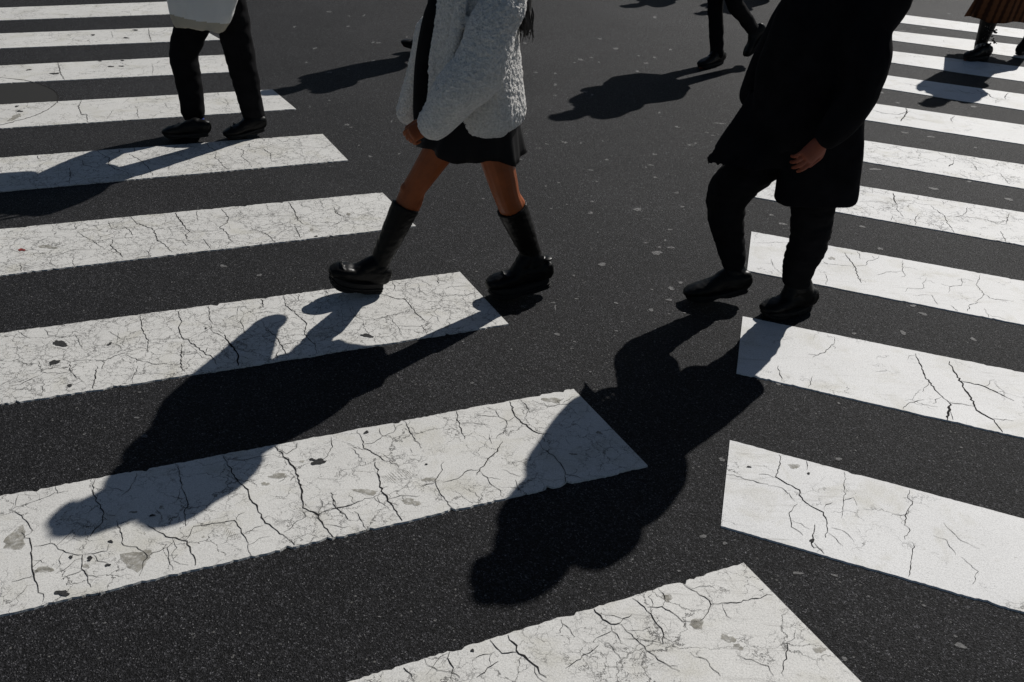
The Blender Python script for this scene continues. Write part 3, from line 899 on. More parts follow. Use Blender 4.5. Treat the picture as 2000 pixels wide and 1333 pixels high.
def shoe_parts(heel, toe, up, width=.092, hgt=.075, ank=None, ankr=.045, sole=.022, heelh=.03, bulb=0.0, square=1.0, shaft=None, platform=False):
    """upper and sole meshes; heel and toe are points under the sole"""
    f = toe - heel
    L = f.length
    f.normalize()
    u = unit(V(up) - f * V(up).dot(f))
    sd = u.cross(f)
    W_ = lambda a, b, c: heel + f * a + sd * b + u * c
    bm = bmesh.new()
    pr = [(.02, .60, .95), (.10, .72, 1.0), (.25, .74, 1.0), (.42, .74, .98), (.60, .92, .72), (.75, 1.0, .62 + bulb), (.88, .92 + bulb * .3, .52 + bulb * 1.3), (.965, .70 + bulb * .6, .40 + bulb * 1.1)]
    pts, rad = [], []
    for t, w, h in pr:
        hh = hgt * h
        pts.append(W_(t * L, 0, sole + hh * .45))
        rad.append((width / 2 * w, hh * .55))
    tube(bm, pts, rad, sd, 20, 4, True, .82)
    if ank is not None:
        base = W_(L * .20, 0, sole + hgt * .55)
        seq = [base, base.lerp(ank, .5), ank]
        rs = [(width * .36, L * .20), (ankr * 1.02, ankr * 1.25), (ankr, ankr * 1.05)]
        if shaft:
            for p, r in shaft:
                seq.append(p)
                rs.append(r)
        tube(bm, seq, rs, sd, 20, 4)
        tube(bm, [ank, ank.lerp(W_(L * .52, 0, sole + hgt * .35), .55) + u * .012, W_(L * .62, 0, sole + hgt * .32)], [(ankr * .95, ankr * .9), (width * .38, .036), (width * .40, .022)], sd, 18, 4)
    # sole: an outlined slab with a raised heel block
    sb = bmesh.new()
    N = 36
    def outline(gr):
        o = []
        for i in range(N):
            a = 2 * math.pi * i / N
            x = math.cos(a)
            t = .5 + .5 * x
            w = .62 + .36 * math.sin(max(0, min(1, (t - .15) / .85)) * math.pi * .78) if t > .15 else .62
            yy = math.sin(a)
            yy = math.copysign(abs(yy) ** (.6 / square), yy)
            o.append((t * L + gr * x, (width / 2 * w * 1.06 + gr) * yy))
        return o
    lay = []
    for z, gr in ((0, -.003), (.004, .0015), (sole * .55, .002), (sole * .62, -.0015), (sole * .7, .0025), (sole + .004, .001)):
        row = []
        for x, y in outline(gr):
            t = x / L
            rise = .0
            zz = z
            arch = 0
            if heelh > 0 and z < sole * .5 and t > .33:
                arch = heelh * max(0, min(1, (t - .33) / .05)) * max(0, 1 - max(0, (t - .36) / .28))
            spring = .020 * max(0, (t - .78) / .22) ** 2
            row.append(sb.verts.new(W_(x, y, zz + min(arch, sole * .55) + spring)))
        lay.append(row)
    for a, b in zip(lay[:-1], lay[1:]):
        for i in range(N):
            sb.faces.new((a[i], a[(i + 1) % N], b[(i + 1) % N], b[i]))
    sb.faces.new(lay[0][::-1])
    sb.faces.new(lay[-1])
    if platform:               # deep side grooves of the thick sole
        for z in (.30, .55):
            row = [W_(x, y, sole * z + .020 * max(0, (x / L - .78) / .22) ** 2) for x, y in outline(.0035)]
            for i in range(N):
                if 3 < i < N - 3 or i % 2 == 0:
                    p, q = row[i], row[(i + 1) % N]
                    tube(sb, [p, p.lerp(q, .62)], [.0035, .0035], u, 6, 1)
    return bm, sb, W_

def add_shoe(root, name, heel, toe, up, mat, vox=.004, extra=None, label=None, **kw):
    b, s_, W_ = shoe_parts(heel, toe, up, **kw)
    if extra:
        extra(b, W_)
    me = fuse(b, vox, 2)
    wrinkle(me, .0018, 28, (1, 1, 2))
    o = link(name, me, mat, root, label)
    link('sole', bm_mesh(s_), M['rubber'], o, smooth=False)
    return o

def trousers_bm(j, rads, waist=None, s=1.0):
    bm = bmesh.new()
    hL, hR = j['hip']
    hc = (hL + hR) / 2
    sc_ = (j['sho'][0] + j['sho'][1]) / 2
    up = unit(sc_ - hc)
    lat = unit(hL - hR)
    tube(bm, [hc - up * .06 * s, hc + up * .02 * s, hc + up * .14 * s], [(.15 * s, .115 * s), (.165 * s, .125 * s), (.15 * s, .115 * s)], lat, 18, 3)
    for q in (0, 1):
        hp, kn, an = j['hip'][q], j['knee'][q], j['tro'][q]
        r = rads[q] if isinstance(rads[0], (list, tuple)) else rads
        tube(bm, [hp, hp.lerp(kn, .5), kn, kn.lerp(an, .45), an], r, lat, 18, 5)
    return bm

def hair_bm(j, s=1.0, length=0.0):
    bm = bmesh.new()
    c, f, u = j['head'], unit(j['face']), unit(j['up'])
    f = unit(f - u * f.dot(u))
    sd = u.cross(f)
    P = lambda a, b, z: c + (f * a + sd * b + u * z) * s
    tube(bm, [P(-.055, 0, -.06), P(-.045, 0, -.02), P(-.028, 0, .03), P(-.012, 0, .075), P(-.008, 0, .108)], [(.066 * s, .05 * s), (.078 * s, .066 * s), (.084 * s, .085 * s), (.076 * s, .088 * s), (.045 * s, .055 * s)], sd, 18, 4)
    tube(bm, [P(.070, -.055, .062), P(.086, 0, .074), P(.070, .055, .062)], [.022 * s, .026 * s, .022 * s], u, 10, 3)
    return bm, P

def std_upper(j, hipc, head_dir, s, lean=0.04, swing=.18, sho_w=.19):
    """shoulders, arms, head over a hip centre for someone walking along head_dir"""
    h = unit(head_dir)
    left = V((-h.y, h.x, 0))
    up = V((0, 0, 1))
    sc_ = hipc + up * .47 * s + h * lean
    j['sho'] = [sc_ + left * sho_w * s, sc_ - left * sho_w * s]
    j['head'] = sc_ + up * .22 * s + h * .05
    j['face'] = h
    j['up'] = up + h * .08
    j['elb'], j['wri'] = [], []
    for q, sg in ((0, 1), (1, -1)):
        sh = j['sho'][q]
        sw = swing * sg
        e = sh + V((0, 0, -.27 * s)) + h * (sw * .45 - .02) + left * sg * .05
        w = e + V((0, 0, -.22 * s)) + h * (sw * .6 + .05)
        j['elb'].append(e)
        j['wri'].append(w)
    return j

def std_legs(j, base, h, s, stride=.34):
    """left leg forward"""
    h = unit(h)
    left = V((-h.y, h.x, 0))
    hipc = base + V((0, 0, .90 * s))
    j['hip'] = [hipc + left * .085 * s, hipc - left * .085 * s]
    fh = base + h * stride + left * .07
    bh = base - h * (stride * .95) - left * .07
    j['heel'] = [fh + V((0, 0, .0)), bh + V((0, 0, .09)) + h * .02]
    j['toe'] = [fh + h * .26 + V((0, 0, .05)), bh + h * .25 + V((0, 0, .0))]
    j['ank'] = [fh + h * .05 + V((0, 0, .11 * s)), bh + h * .03 + V((0, 0, .20 * s))]
    j['knee'] = [j['hip'][0].lerp(j['ank'][0], .5) + h * .04, j['hip'][1].lerp(j['ank'][1], .48) + h * .08]
    j['tro'] = [j['ank'][0], j['ank'][1]]
    return hipc

def top_bm(j, s=1.0, drop=.12, flare=1.0, puff=1.0):
    """jacket or coat body with sleeves"""
    bm = bmesh.new()
    hc = (j['hip'][0] + j['hip'][1]) / 2
    sc_ = (j['sho'][0] + j['sho'][1]) / 2
    lat = unit(j['sho'][0] - j['sho'][1])
    up = unit(sc_ - hc)
    low = hc - V((0, 0, drop))
    seq = [low, hc, hc.lerp(sc_, .35), hc.lerp(sc_, .7), hc.lerp(sc_, .96), sc_ + up * .045 * s]
    rad = [(.19 * flare, .15 * flare), (.185 * (1 + flare) / 2, .145 * (1 + flare) / 2), (.17, .135), (.185, .14), (.185, .115), (.09, .08)]
    tube(bm, seq, [(a * s * puff, b * s * puff) for a, b in rad], lat, 20, 4)
    for q in (0, 1):
        sh, el, wr = j['sho'][q], j['elb'][q], j['wri'][q]
        tube(bm, [sc_.lerp(sh, .6), sh, sh.lerp(el, .5), el, el.lerp(wr, .5), wr.lerp(el, .04)], [.075 * s * puff, .078 * s * puff, .066 * s * puff, .062 * s * puff, .056 * s * puff, .048 * s * puff], lat, 14, 4)
    return bm

def dress(root, j, mats, s=1.0, drop=.12, flare=1.0, puff=1.0, vox=.012, legr=None, topname='jacket', hairlen=0):
    body = fuse(body_bm(j, s), max(.005, vox * .5), 1)
    link('body', body, M['skin2'], root)
    tm = fuse(top_bm(j, s, drop, flare, puff), vox, 3)
    wrinkle(tm, .012, 7, (1, 1, .6))
    link(topname, tm, mats[0], root)
    r = legr or [.10 * s, .088 * s, .075 * s, .068 * s, .060 * s]
    tr = fuse(trousers_bm(j, r, None, s), vox, 3)
    wrinkle(tr, .006, 10, (1, 1, 1.5))
    link('trousers', tr, mats[1], root)
    hb, P = hair_bm(j, s)
    if hairlen:
        tube(hb, [P(-.07, 0, .02), P(-.09, 0, -.10), P(-.10, 0, -hairlen)], [(.07 * s, .04), (.08 * s, .045), (.05 * s, .03)], (1, 0, 0), 14, 4)
    link('hair', fuse(hb, .007, 1), M['hair'], root)
    for q in (0, 1):
        hl, to = j['heel'][q], j['toe'][q]
        if to.z > hl.z:
            up = V((0, 0, 1))
        else:
            up = V((0, 0, 1))
        add_shoe(root, 'shoe', hl, to, up, M['leather2'], .006, ank=j['ank'][q] + V((0, 0, .02)), width=.095 * s, hgt=.08 * s, sole=.022)

# ================================================================== WOMAN in the fleece jacket
WY = 3.86
hW = unit((-.95, -.28, 0))
leftW = V((-hW.y, hW.x, 0))                      # her left, towards the camera
def wq(px, py, dy=0.0):
    return at(px, py, WY + dy)
j = {}
j['hip'] = [wq(946, 222, -.05), wq(908, 215, .06)]        # left (near, trailing), right (far, leading)
j['knee'] = [wq(990, 382, -.01), wq(806, 372, .04)]
j['ank'] = [wq(1036, 492, .08), wq(741, 512, .0)]
rt_toe, rt_heel = gp(957, 583), gp(1072, 560, .035)
fr_heel, fr_toe = gp(742, 571), at(640, 556, 3.78)
j['toe'] = [rt_toe + V((.03, 0, .07)), fr_toe + V((.03, 0, .05))]
sc_ = V((-.150, 3.85, 1.295))
j['sho'] = [sc_ + leftW * .165, sc_ - leftW * .165]
j['head'] = V((-.200, 3.84, 1.455))
j['face'] = unit((-.95, -.25, -.12))
j['up'] = V((-.12, 0, 1))
j['elb'] = [wq(955, 115, -.22), wq(830, 60, .26)]
j['wri'] = [wq(842, 242, -.24), wq(808, 140, .32)]
j['hand'] = [dict(d=wq(800, 262, -.27) - wq(842, 243, -.24), n=(.25, .75, -.55), side=-1, curl=1.15), dict(d=wq(803, 190, .36) - wq(808, 140, .32), n=(1, -.3, 0), side=-1, curl=1.2)]
j['legr'] = [(.078, .079, .068, .060, .058, .036), (.078, .077, .060, .054, .052, .036)]
woman = empty('person', (V((-.3, 3.86, 0))), 'woman in cream fleece jacket, short black skirt and chunky black boots striding left', 'person')
wb = body_bm(j, .93)
for q in (0, 1):
    k_, a_ = j['knee'][q], j['ank'][q]
    ball(wb, k_ + hW * .026 + V((0, 0, .004)), (.030, .032, .036))
    ball(wb, k_.lerp(a_, .10) + hW * .030, (.018, .022, .026))
    tube(wb, [k_.lerp(a_, .02) - hW * .022, k_.lerp(a_, .22) - hW * .022, k_.lerp(a_, .5) - hW * .008], [.034, .042, .030], leftW, 12, 3)
link('body', fuse(wb, .0031, 1), M['skin'], woman)

# jacket: torso rings measured at their left and right edges, then the two sleeves
jb = bmesh.new()
rows = [(-95, 918, 965, .06), (-68, 892, 985, .10), (-40, 866, 1006, .13), (0, 855, 1012, .145), (60, 849, 1012, .15), (120, 846, 1015, .15), (175, 846, 1020, .15), (214, 850, 1024, .152), (236, 858, 1020, .148), (246, 866, 1014, .140), (251, 874, 1008, .128), (253, 892, 990, .10)]
pts, rad = [], []
for y, l, r, d in rows:
    a, b = wq(l, y), wq(r, y)
    pts.append((a + b) / 2)
    rad.append(((b - a).length / 2, d))
tube(jb, pts, rad, (.88, -.47, 0), 32, 3, False, .74)
shN, shF = j['sho']
# near sleeve
tube(jb, [sc_.lerp(shN, .5), shN + V((0, 0, -.005)), wq(962, 50, -.20), wq(938, 125, -.23), wq(893, 180, -.25), wq(858, 226, -.245), wq(849, 237, -.243)],
     [.085, .085, .092, .098, .092, .074, .070], leftW, 18, 4)
# far sleeve
tube(jb, [sc_.lerp(shF, .5), shF, wq(843, 40, .20), wq(824, 110, .30), wq(801, 200, .37), wq(797, 218, .385)],
     [.075, .068, .046, .046, .055, .056], leftW, 16, 4)
# front edge roll and collar
tube(jb, [wq(868, -30, -.05), wq(862, 20, -.06), wq(852, 110, -.05), wq(846, 200, -.03)], [.024, .026, .027, .024], leftW, 12, 4)
tube(jb, [wq(905, -30, -.16), wq(896, 30, -.165), wq(882, 110, -.165), wq(876, 190, -.16)], [.020, .022, .022, .018], leftW, 12, 4)
tube(jb, [sc_ + V((.07, .03, .02)), sc_ + V((.02, -.08, .03)), sc_ + V((-.09, -.03, .0))], [.03, .034, .03], (0, 0, 1), 12, 4)
tube(jb, [sc_ + V((.07, .03, .02)), sc_ + V((.02, .09, .03)), sc_ + V((-.09, .05, .0))], [.03, .034, .03], (0, 0, 1), 12, 4)
# breast pocket flap
a, b, c_, d_ = wq(885, 30, -.165), wq(925, 26, -.17), wq(924, 48, -.178), wq(888, 54, -.172)
sheet(jb, [[a, b], [d_, c_]], .016, (0, 1, .2))
jm = fuse(jb, .0048, 2)
wrinkle(jm, .010, 6, (1, 1, .6), seed=2)
def nap(n):
    return 1.0 if n.z > -.25 else max(.15, 1 - (-.25 - n.z) * 3)
wrinkle(jm, .0036, 62, seed=3, fn=nap)
wrinkle(jm, .0028, 170, seed=4, fn=nap)
jk = link('jacket', jm, M['fleece'], woman)
bb = bmesh.new()
ball(bb, wq(903, 47, -.185), .0075)
link('button', bm_mesh(bb), M['metal'], jk)
bb = bmesh.new()
tube(bb, [wq(838, 140, .02), wq(836, 152, .0), wq(829, 160, -.01)], [.003, .004, .004], (0, 1, 0), 8, 2)
link('toggle', bm_mesh(bb), M['metal'], jk)
# black top showing in the open front
tb = bmesh.new()
tube(tb, [wq(860, 12, .03), wq(850, 40, .05), wq(836, 120, .06), wq(832, 200, .06), wq(834, 240, .06)], [(.055, .10)] * 5, (1, 0, 0), 16, 4)
tube(tb, [wq(905, 120, .0), wq(905, 235, .0)], [(.13, .11), (.14, .12)], (1, 0, 0), 16, 2)
R_ = []  # panel out to the far sleeve, added to close a gap in her shadow
for y in range(30, 232, 20):
    t = (y - 30) / 200
    A_, B_ = wq(866 - 14 * t, y, -.01), wq(838 - 30 * t, y - 4, .24 + .13 * t)
    R_.append([A_.lerp(B_, q / 6) for q in range(7)])
sheet(tb, R_, .03, (1, .3, 0))
link('top', fuse(tb, .008, 2), M['blackc'], woman)
# skirt, flared and pleated
kb = bmesh.new()
N = 72
ring = []
c0, c1 = wq(930, 203, .02), wq(918, 283, .045)
for i in range(9):
    t = i / 8
    c = c0.lerp(c1, t)
    row = []
    for q in range(N):
        a = 2 * math.pi * q / N
        pl = 1 + .05 * t * math.sin(a * 9 + .6) + .03 * t * math.sin(a * 17)
        rx = (.165 + (.222 - .165) * t ** 1.1) * pl
        ry = (.16 + .055 * t) * pl
        x, y = math.cos(a), math.sin(a)
        p = c + V((rx * x, ry * y, 0))
        # the back of the hem swings out and drops, the front rides up on the leading thigh
        p.z += -.035 * t * max(0, x) ** 2 + .012 * t * max(0, -x) + .012 * t * math.sin(a * 5 + 1)
        row.append(kb.verts.new(p))
    ring.append(row)
for a, b in zip(ring[:-1], ring[1:]):
    for q in range(N):
        kb.faces.new((a[q], a[(q + 1) % N], b[(q + 1) % N], b[q]))
kb.faces.new(ring[0][::-1])
sk = link('skirt', bm_mesh(kb), M['satin'], woman)
md = sk.modifiers.new('thick', 'SOLIDIFY')
md.thickness = .003
# boots
def seam(b, W_):
    tube(b, [W_(.10, -.045, .085), W_(.17, -.045, .088), W_(.20, -.034, .105), W_(.207, 0, .118), W_(.20, .034, .105), W_(.17, .045, .088)], [.004] * 6, (0, 0, 1), 6, 4)
def creases(b, W_):
    seam(b, W_)
    for k in range(3):
        ball(b, W_(.004, 0, .085 + .030 * k), (.030, .034, .008))
def shaft_of(q, top, r0, r1):
    a, k = j['ank'][q], j['knee'][q]
    return [(a.lerp(k, .35), (r0, r0 * 1.05)), (a.lerp(k, top - .04), (r1, r1 * 1.04)), (a.lerp(k, top), (r1 * 1.01, r1 * 1.05))]
add_shoe(woman, 'boot', rt_heel, rt_toe, (0, 0, 1), M['leather'], .0042, extra=creases, ank=j['ank'][0], ankr=.044, width=.112, hgt=.088, sole=.050, heelh=.02, bulb=.09, square=1.25, platform=True,
         shaft=shaft_of(0, .80, .054, .064))
add_shoe(woman, 'boot', fr_heel, fr_toe, V((.25, 0, 1)), M['leather'], .0042, extra=seam, ank=j['ank'][1], ankr=.042, width=.112, hgt=.088, sole=.050, heelh=.02, bulb=.09, square=1.25, platform=True,
         shaft=shaft_of(1, .80, .050, .059))
# long dark hair down her back
hb, P = hair_bm(j, .95)
tube(hb, [P(-.06, 0, .03), P(-.095, 0, -.08), wq(1000, -90, -.02), wq(1016, -20, -.03), wq(1025, 35, -.04), wq(1029, 62, -.04)], [(.085, .06), (.10, .06), (.08, .05), (.06, .045), (.034, .022), (.008, .008)], leftW, 16, 4)
for q in (-1, 1):
    tube(hb, [P(-.01, .055 * q, .04), P(-.03, .055 * q, -.06), P(-.045, .06 * q, -.15), P(-.06, .07 * q, -.24)], [(.05, .05), (.065, .065), (.07, .07), (.04, .04)], hW, 12, 4)
r2 = random.Random(4)
for i in range(34):
    x = r2.uniform(1006, 1032)
    tip = (x + r2.uniform(0, 18), r2.uniform(45, 82))
    dy = r2.uniform(-.09, .03)
    tube(hb, [wq(x - 8, -60, dy), wq(x, -10, dy), wq(x + r2.uniform(2, 16), 28, dy), wq(*tip, dy)], [.006, .006, .0045, .002], (0, 1, 0), 6, 4)
link('hair', fuse(hb, .0033, 0), M['hair'], woman)

# ================================================================== MAN in the long black coat
MY = 3.94
hM = unit((-.86, -.50, 0))
leftM = V((-hM.y, hM.x, 0))
def mq(px, py, dy=0.0):
    return at(px, py, MY + dy)
j = {}
j['hip'] = [mq(1605, 225, -.06), mq(1560, 215, .06)]       # left near, right far
j['knee'] = [mq(1594, 385, -.06), mq(1424, 372, .06)]
j['ank'] = [mq(1558, 548, -.02), mq(1440, 530, .06)]
nh, nt = gp(1586, 603), gp(1490, 621)
fh_, ft = gp(1462, 570, .055), gp(1340, 588)
j['toe'] = [nt + V((.03, .01, .04)), ft + V((.03, .01, .04))]
sc_ = V((1.215, 3.93, 1.39))
j['sho'] = [sc_ + leftM * .172 + V((0, 0, .02)), sc_ - leftM * .14]
j['head'] = V((1.225, 3.90, 1.622))
j['face'] = unit((-.86, -.45, -.35))
j['up'] = V((-.25, -.12, 1))
j['elb'] = [mq(1722, 120, -.22), mq(1512, 110, .07)]
j['wri'] = [mq(1614, 270, -.26), mq(1470, 184, .07)]
j['hand'] = [dict(d=mq(1562, 322, -.29) - mq(1612, 268, -.26), n=(-.3, .8, -.3), side=1, curl=.55), dict(d=V((.05, -.05, -1)), n=(1, -.3, -.2), side=-1, curl=1.0)]
man = empty('person', V((1.15, 3.92, 0)), 'man in long black coat and black trousers walking left with lowered hand', 'person')
link('body', fuse(body_bm(j, 1.02), .0032, 1), M['skin2'], man)
# trousers
tb = bmesh.new()
hc = (j['hip'][0] + j['hip'][1]) / 2
tube(tb, [hc - V((0, 0, .05)), hc + V((0, 0, .12))], [(.16, .12), (.155, .12)], leftM, 18, 3)
tube(tb, [j['hip'][1], mq(1500, 300, .06), mq(1428, 368, .05), mq(1420, 420, .05), mq(1428, 475, .055), mq(1436, 522, .06)], [.105, .108, .093, .080, .064, .048], leftM, 20, 5)
tube(tb, [j['hip'][0], mq(1602, 320, -.06), mq(1594, 400, -.06), mq(1584, 470, -.05), mq(1566, 512, -.03), mq(1560, 548, -.02)], [.11, .104, .095, .082, .075, .062], leftM, 20, 5)
tm = fuse(tb, .007, 3)
wrinkle(tm, .008, 9, (1, 1, 1.5), seed=6)
wrinkle(tm, .0045, 15, (.7, .7, 2.6), seed=7, fn=None)
wrinkle(tm, .0015, 34, (1, 1, 1.6), seed=8)
link('trousers', tm, M['blackc'], man)
# coat
cb = bmesh.new()
rows = [(-112, 1618, 1690, .07), (-82, 1588, 1715, .09), (-40, 1560, 1738, .10), (0, 1536, 1737, .11), (60, 1508, 1730, .12), (120, 1490, 1722, .13), (180, 1478, 1706, .14), (232, 1470, 1694, .145), (262, 1480, 1690, .12)]
pts, rad = [], []
for y, l, r, d in rows:
    dy_ = -.115 if y <= 60 else (-.08 if y <= 120 else -.045)
    a, b = mq(l, y, dy_), mq(r, y, dy_)
    pts.append((a + b) / 2)
    rad.append(((b - a).length / 2, d))
tube(cb, pts, rad, (1, 0, 0), 28, 3, False)
# rear skirt of the coat
pts, rad = [], []
for y, l, r, d in ((150, 1560, 1705, .15), (200, 1548, 1696, .15), (260, 1538, 1691, .15), (310, 1528, 1687, .145), (370, 1518, 1680, .14), (388, 1515, 1678, .138)):
    a, b = mq(l, y, -.075), mq(r, y, -.075)
    pts.append((a + b) / 2)
    rad.append(((b - a).length / 2, d * .8))
tube(cb, pts, rad, (1, 0, 0), 28, 3, False, .8)
# front skirt panel swept forward to a point
R_ = []
for t in [i / 8 for i in range(9)]:
    lx, ly = 1470 + (1378 - 1470) * t, 178 + (315 - 178) * t
    rx, ry = 1600 + (1535 - 1600) * t, 200 + (328 - 200) * t
    R_.append([mq(lx + (rx - lx) * u, ly + (ry - ly) * u + 5 * math.sin(u * 3.14) * t, 0.0 - .02 * t - .15 * math.sin(u * 2.6) * (.6 + .4 * t)) for u in [q / 10 for q in range(11)]])
sheet(cb, R_, .034, (0, 1, .3))
# sleeves
shN, shF = j['sho']
tube(cb, [sc_.lerp(shN, .5), shN, mq(1702, 40, -.19), mq(1702, 112, -.23), mq(1688, 172, -.25), mq(1648, 236, -.26), mq(1626, 260, -.262)], [.10, .104, .098, .093, .078, .066, .060], leftM, 20, 5)
tube(cb, [sc_.lerp(shF, .5), shF, mq(1546, 40, .05), mq(1510, 115, .07), mq(1487, 160, .07), mq(1476, 182, .07)], [.085, .082, .076, .072, .06, .055], leftM, 18, 5)
tube(cb, [sc_ + V((.0, .0, -.02)), sc_ + V((-.01, -.01, .06)), sc_ + V((-.015, -.015, .115))], [.105, .085, .070], leftM, 18, 3, False)
tube(cb, [sc_ + V((.08, .03, .03)), sc_ + V((.02, -.1, .05)), sc_ + V((-.1, -.05, .0))], [.035, .04, .03], (0, 0, 1), 12, 4)
tube(cb, [sc_ + V((.08, .03, .03)), sc_ + V((.0, .1, .05)), sc_ + V((-.12, .05, .0))], [.035, .04, .03], (0, 0, 1), 12, 4)
cm = fuse(cb, .0065, 10)
wrinkle(cm, .012, 5, (1, 1, .6), seed=9)
wrinkle(cm, .004, 16, (1, 1, .5), seed=10)
link('coat', cm, M['black'], man)
def laces(b, W_):
    tube(b, [W_(.205, -.034, .045), W_(.203, -.018, .070), W_(.202, 0, .076), W_(.203, .018, .070), W_(.205, .034, .045)], [.0035] * 5, (1, 0, 0), 6, 3)
    tube(b, [W_(.10, -.05, .06), W_(.16, -.046, .066), W_(.175, -.03, .082)], [.004] * 3, (0, 0, 1), 6, 3)
    for k in range(4):
        tube(b, [W_(.115 + k * .018, -.022, .088 - k * .007), W_(.118 + k * .018, .0, .095 - k * .007), W_(.115 + k * .018, .022, .088 - k * .007)], [.003] * 3, (0, 0, 1), 6, 2)
add_shoe(man, 'shoe', nh, nt, (0, 0, 1), M['leather2'], .0045, extra=laces, ank=j['ank'][0], ankr=.05, width=.105, hgt=.085, sole=.028)
add_shoe(man, 'shoe', fh_, ft, (0, 0, 1), M['leather2'], .0045, extra=laces, ank=mq(1440, 532, .05), ankr=.048, width=.105, hgt=.085, sole=.028)
hb, P = hair_bm(j, 1.16)
ball(hb, P(-.02, 0, .03), (.122, .118, .125), None, 20)
tube(hb, [P(-.03, 0, .0), P(-.03, 0, -.10)], [.085, .07], leftM, 16, 3)
link('hair', fuse(hb, .005, 1), M['hair'], man)

# ================================================================== WALKER with the tote bag (upper left)
LY = 5.88
def lq(px, py, dy=0.0):
    return at(px, py, LY + dy)
j = {}
h = unit((-1, -.15, 0))
j['hip'] = [lq(428, -50, -.09), lq(392, -50, .09)]
j['knee'] = [lq(463, 105, -.03), lq(350, 95, .05)]
j['ank'] = [lq(494, 228, .05), lq(374, 232, .0)]
j['tro'] = [lq(492, 228, .04), lq(370, 213, .0)]
j['heel'] = [gp(513, 252, .03), gp(402, 262, .035)]
j['toe'] = [gp(436, 270), gp(312, 264, .02)]
hipc = (j['hip'][0] + j['hip'][1]) / 2
std_upper(j, hipc, h, .98, .06, .12)
j['wri'] = [j['sho'][q] + V((0, 0, -.34)) + h * .22 for q in (0, 1)]
j['elb'] = [j['sho'][q] + V((0, 0, -.28)) + h * .02 + (j['sho'][q] - j['sho'][1 - q]) * .12 for q in (0, 1)]
walker = empty('person', V((-1.93, 5.88, 0)), 'walker at the upper left in dark trousers and blue socks carrying a tote bag', 'person')
link('body', fuse(body_bm(j, .98), .005, 1), M['skin2'], walker)
tb = trousers_bm(j, [[.10, .098, .088, .078, .070], [.10, .104, .088, .080, .072]])
tm = fuse(tb, .008, 3)
wrinkle(tm, .007, 10, (1, 1, 1.5), seed=12)
link('trousers', tm, M['blackc'], walker)
tm = fuse(top_bm(j, .98, .05, 1.1, 1.05), .012, 3)
wrinkle(tm, .012, 7, seed=13)
link('jacket', tm, M['black'], walker)
sb = bmesh.new()
tube(sb, [lq(371, 205, .0), lq(376, 250, .0)], [.056, .054], (0, 1, 0), 16, 3)
link('sock', bm_mesh(sb), M['sock'], walker)
sb = bmesh.new()
tube(sb, [lq(493, 222, .04), lq(497, 240, .05)], [.045, .042], (0, 1, 0), 16, 3)
link('sock', bm_mesh(sb), M['sock'], walker)
for q in (0, 1):
    add_shoe(walker, 'shoe', j['heel'][q], j['toe'][q], (0, 0, 1), M['leather2'], .0055, extra=laces, ank=j['ank'][q] - V((0, 0, .035 * q)), ankr=.045, width=.10, hgt=.08, sole=.024)
hb, P = hair_bm(j, 1.0)
link('hair', fuse(hb, .007, 1), M['hair'], walker)
# the tote bag
bm = bmesh.new()
BY = LY - .24
top = [(318, -60), (460, -60)]
R_ = []
R_ = []
for y0, l, y1, r in ((-90, 306, -90, 464), (-50, 311, -55, 460), (-20, 315, -25, 456), (5, 320, 0, 450), (25, 326, 20, 446), (36, 330, 34, 441), (42, 334, 44, 435), (43, 352, 52, 430), (45, 380, 57, 424)):
    R_.append([at(l + (r - l) * u, y0 + (y1 - y0) * u, BY - .035 * math.sin(u * math.pi)) for u in [q / 12 for q in range(13)]])
sheet(bm, R_, .07, (0, 1, 0))
bme = fuse(bm, .007, 3)
wrinkle(bme, .012, 8, (1, 1, .5), seed=20)
wrinkle(bme, .005, 22, (1, 1, .4), seed=21)
bag = link('tote_bag', bme, [M['canvas'], M['canvas2']])
zA, zB = at(328, 20, BY - .05), at(436, 40, BY - .05)
for p in bme.polygons:
    if p.center.z < zA.z + (zB.z - zA.z) * (p.center.x - zA.x) / (zB.x - zA.x):
        p.material_index = 1
tag(bag, 'pale canvas tote bag with beige base hanging at the hip of the upper left walker', 'bag')
sb = bmesh.new()
sh = j['sho'][0]
for o in (0, .05):
    tube(sb, [at(345 + o * 300, -65, BY - .05 + o), sh + V((-.04, -.06 + o, .085)), at(430 + o * 100, -65, BY - .05 + o)], [(.012, .003)] * 3, (0, 1, 0), 8, 8)
link('strap', bm_mesh(sb), M['canvas'], bag)

# ================================================================== WALKER in the middle distance
UY = 8.47
def uq(px, py, dy=0.0):
    return at(px, py, UY + dy)
j = {}
h = unit((-.9, -.42, 0))
j['hip'] = [uq(1428, -130, -.08), uq(1412, -130, .08)]
j['knee'] = [uq(1440, -5, -.06), uq(1402, -2, .06)]
j['ank'] = [uq(1478, 52, .10), uq(1404, 98, .0)]
j['tro'] = [uq(1476, 50, .10), uq(1404, 98, .0)]
j['heel'] = [uq(1504, 52, .12), gp(1415, 118)]
j['toe'] = [uq(1466, 108, .06), gp(1368, 131)]
hipc = (j['hip'][0] + j['hip'][1]) / 2
std_upper(j, hipc, h, .92, .02, .14)
j['wri'] = [j['sho'][q] + V((0, 0, -.36)) + h * .22 for q in (0, 1)]
j['elb'] = [j['sho'][q] + V((0, 0, -.28)) + h * .02 + (j['sho'][q] - j['sho'][1 - q]) * .12 for q in (0, 1)]
walker2 = empty('person', V((1.62, 8.45, 0)), 'walker in black trousers lifting one shoe, beyond the man in the coat', 'person')
link('body', fuse(body_bm(j, 1.0), .006, 1), M['skin2'], walker2)
tb = trousers_bm(j, [[.095, .085, .072, .064, .056], [.095, .085, .068, .062, .060]])
tm = fuse(tb, .008, 3)
wrinkle(tm, .006, 10, (1, 1, 1.5), seed=22)
link('trousers', tm, M['blackc'], walker2)
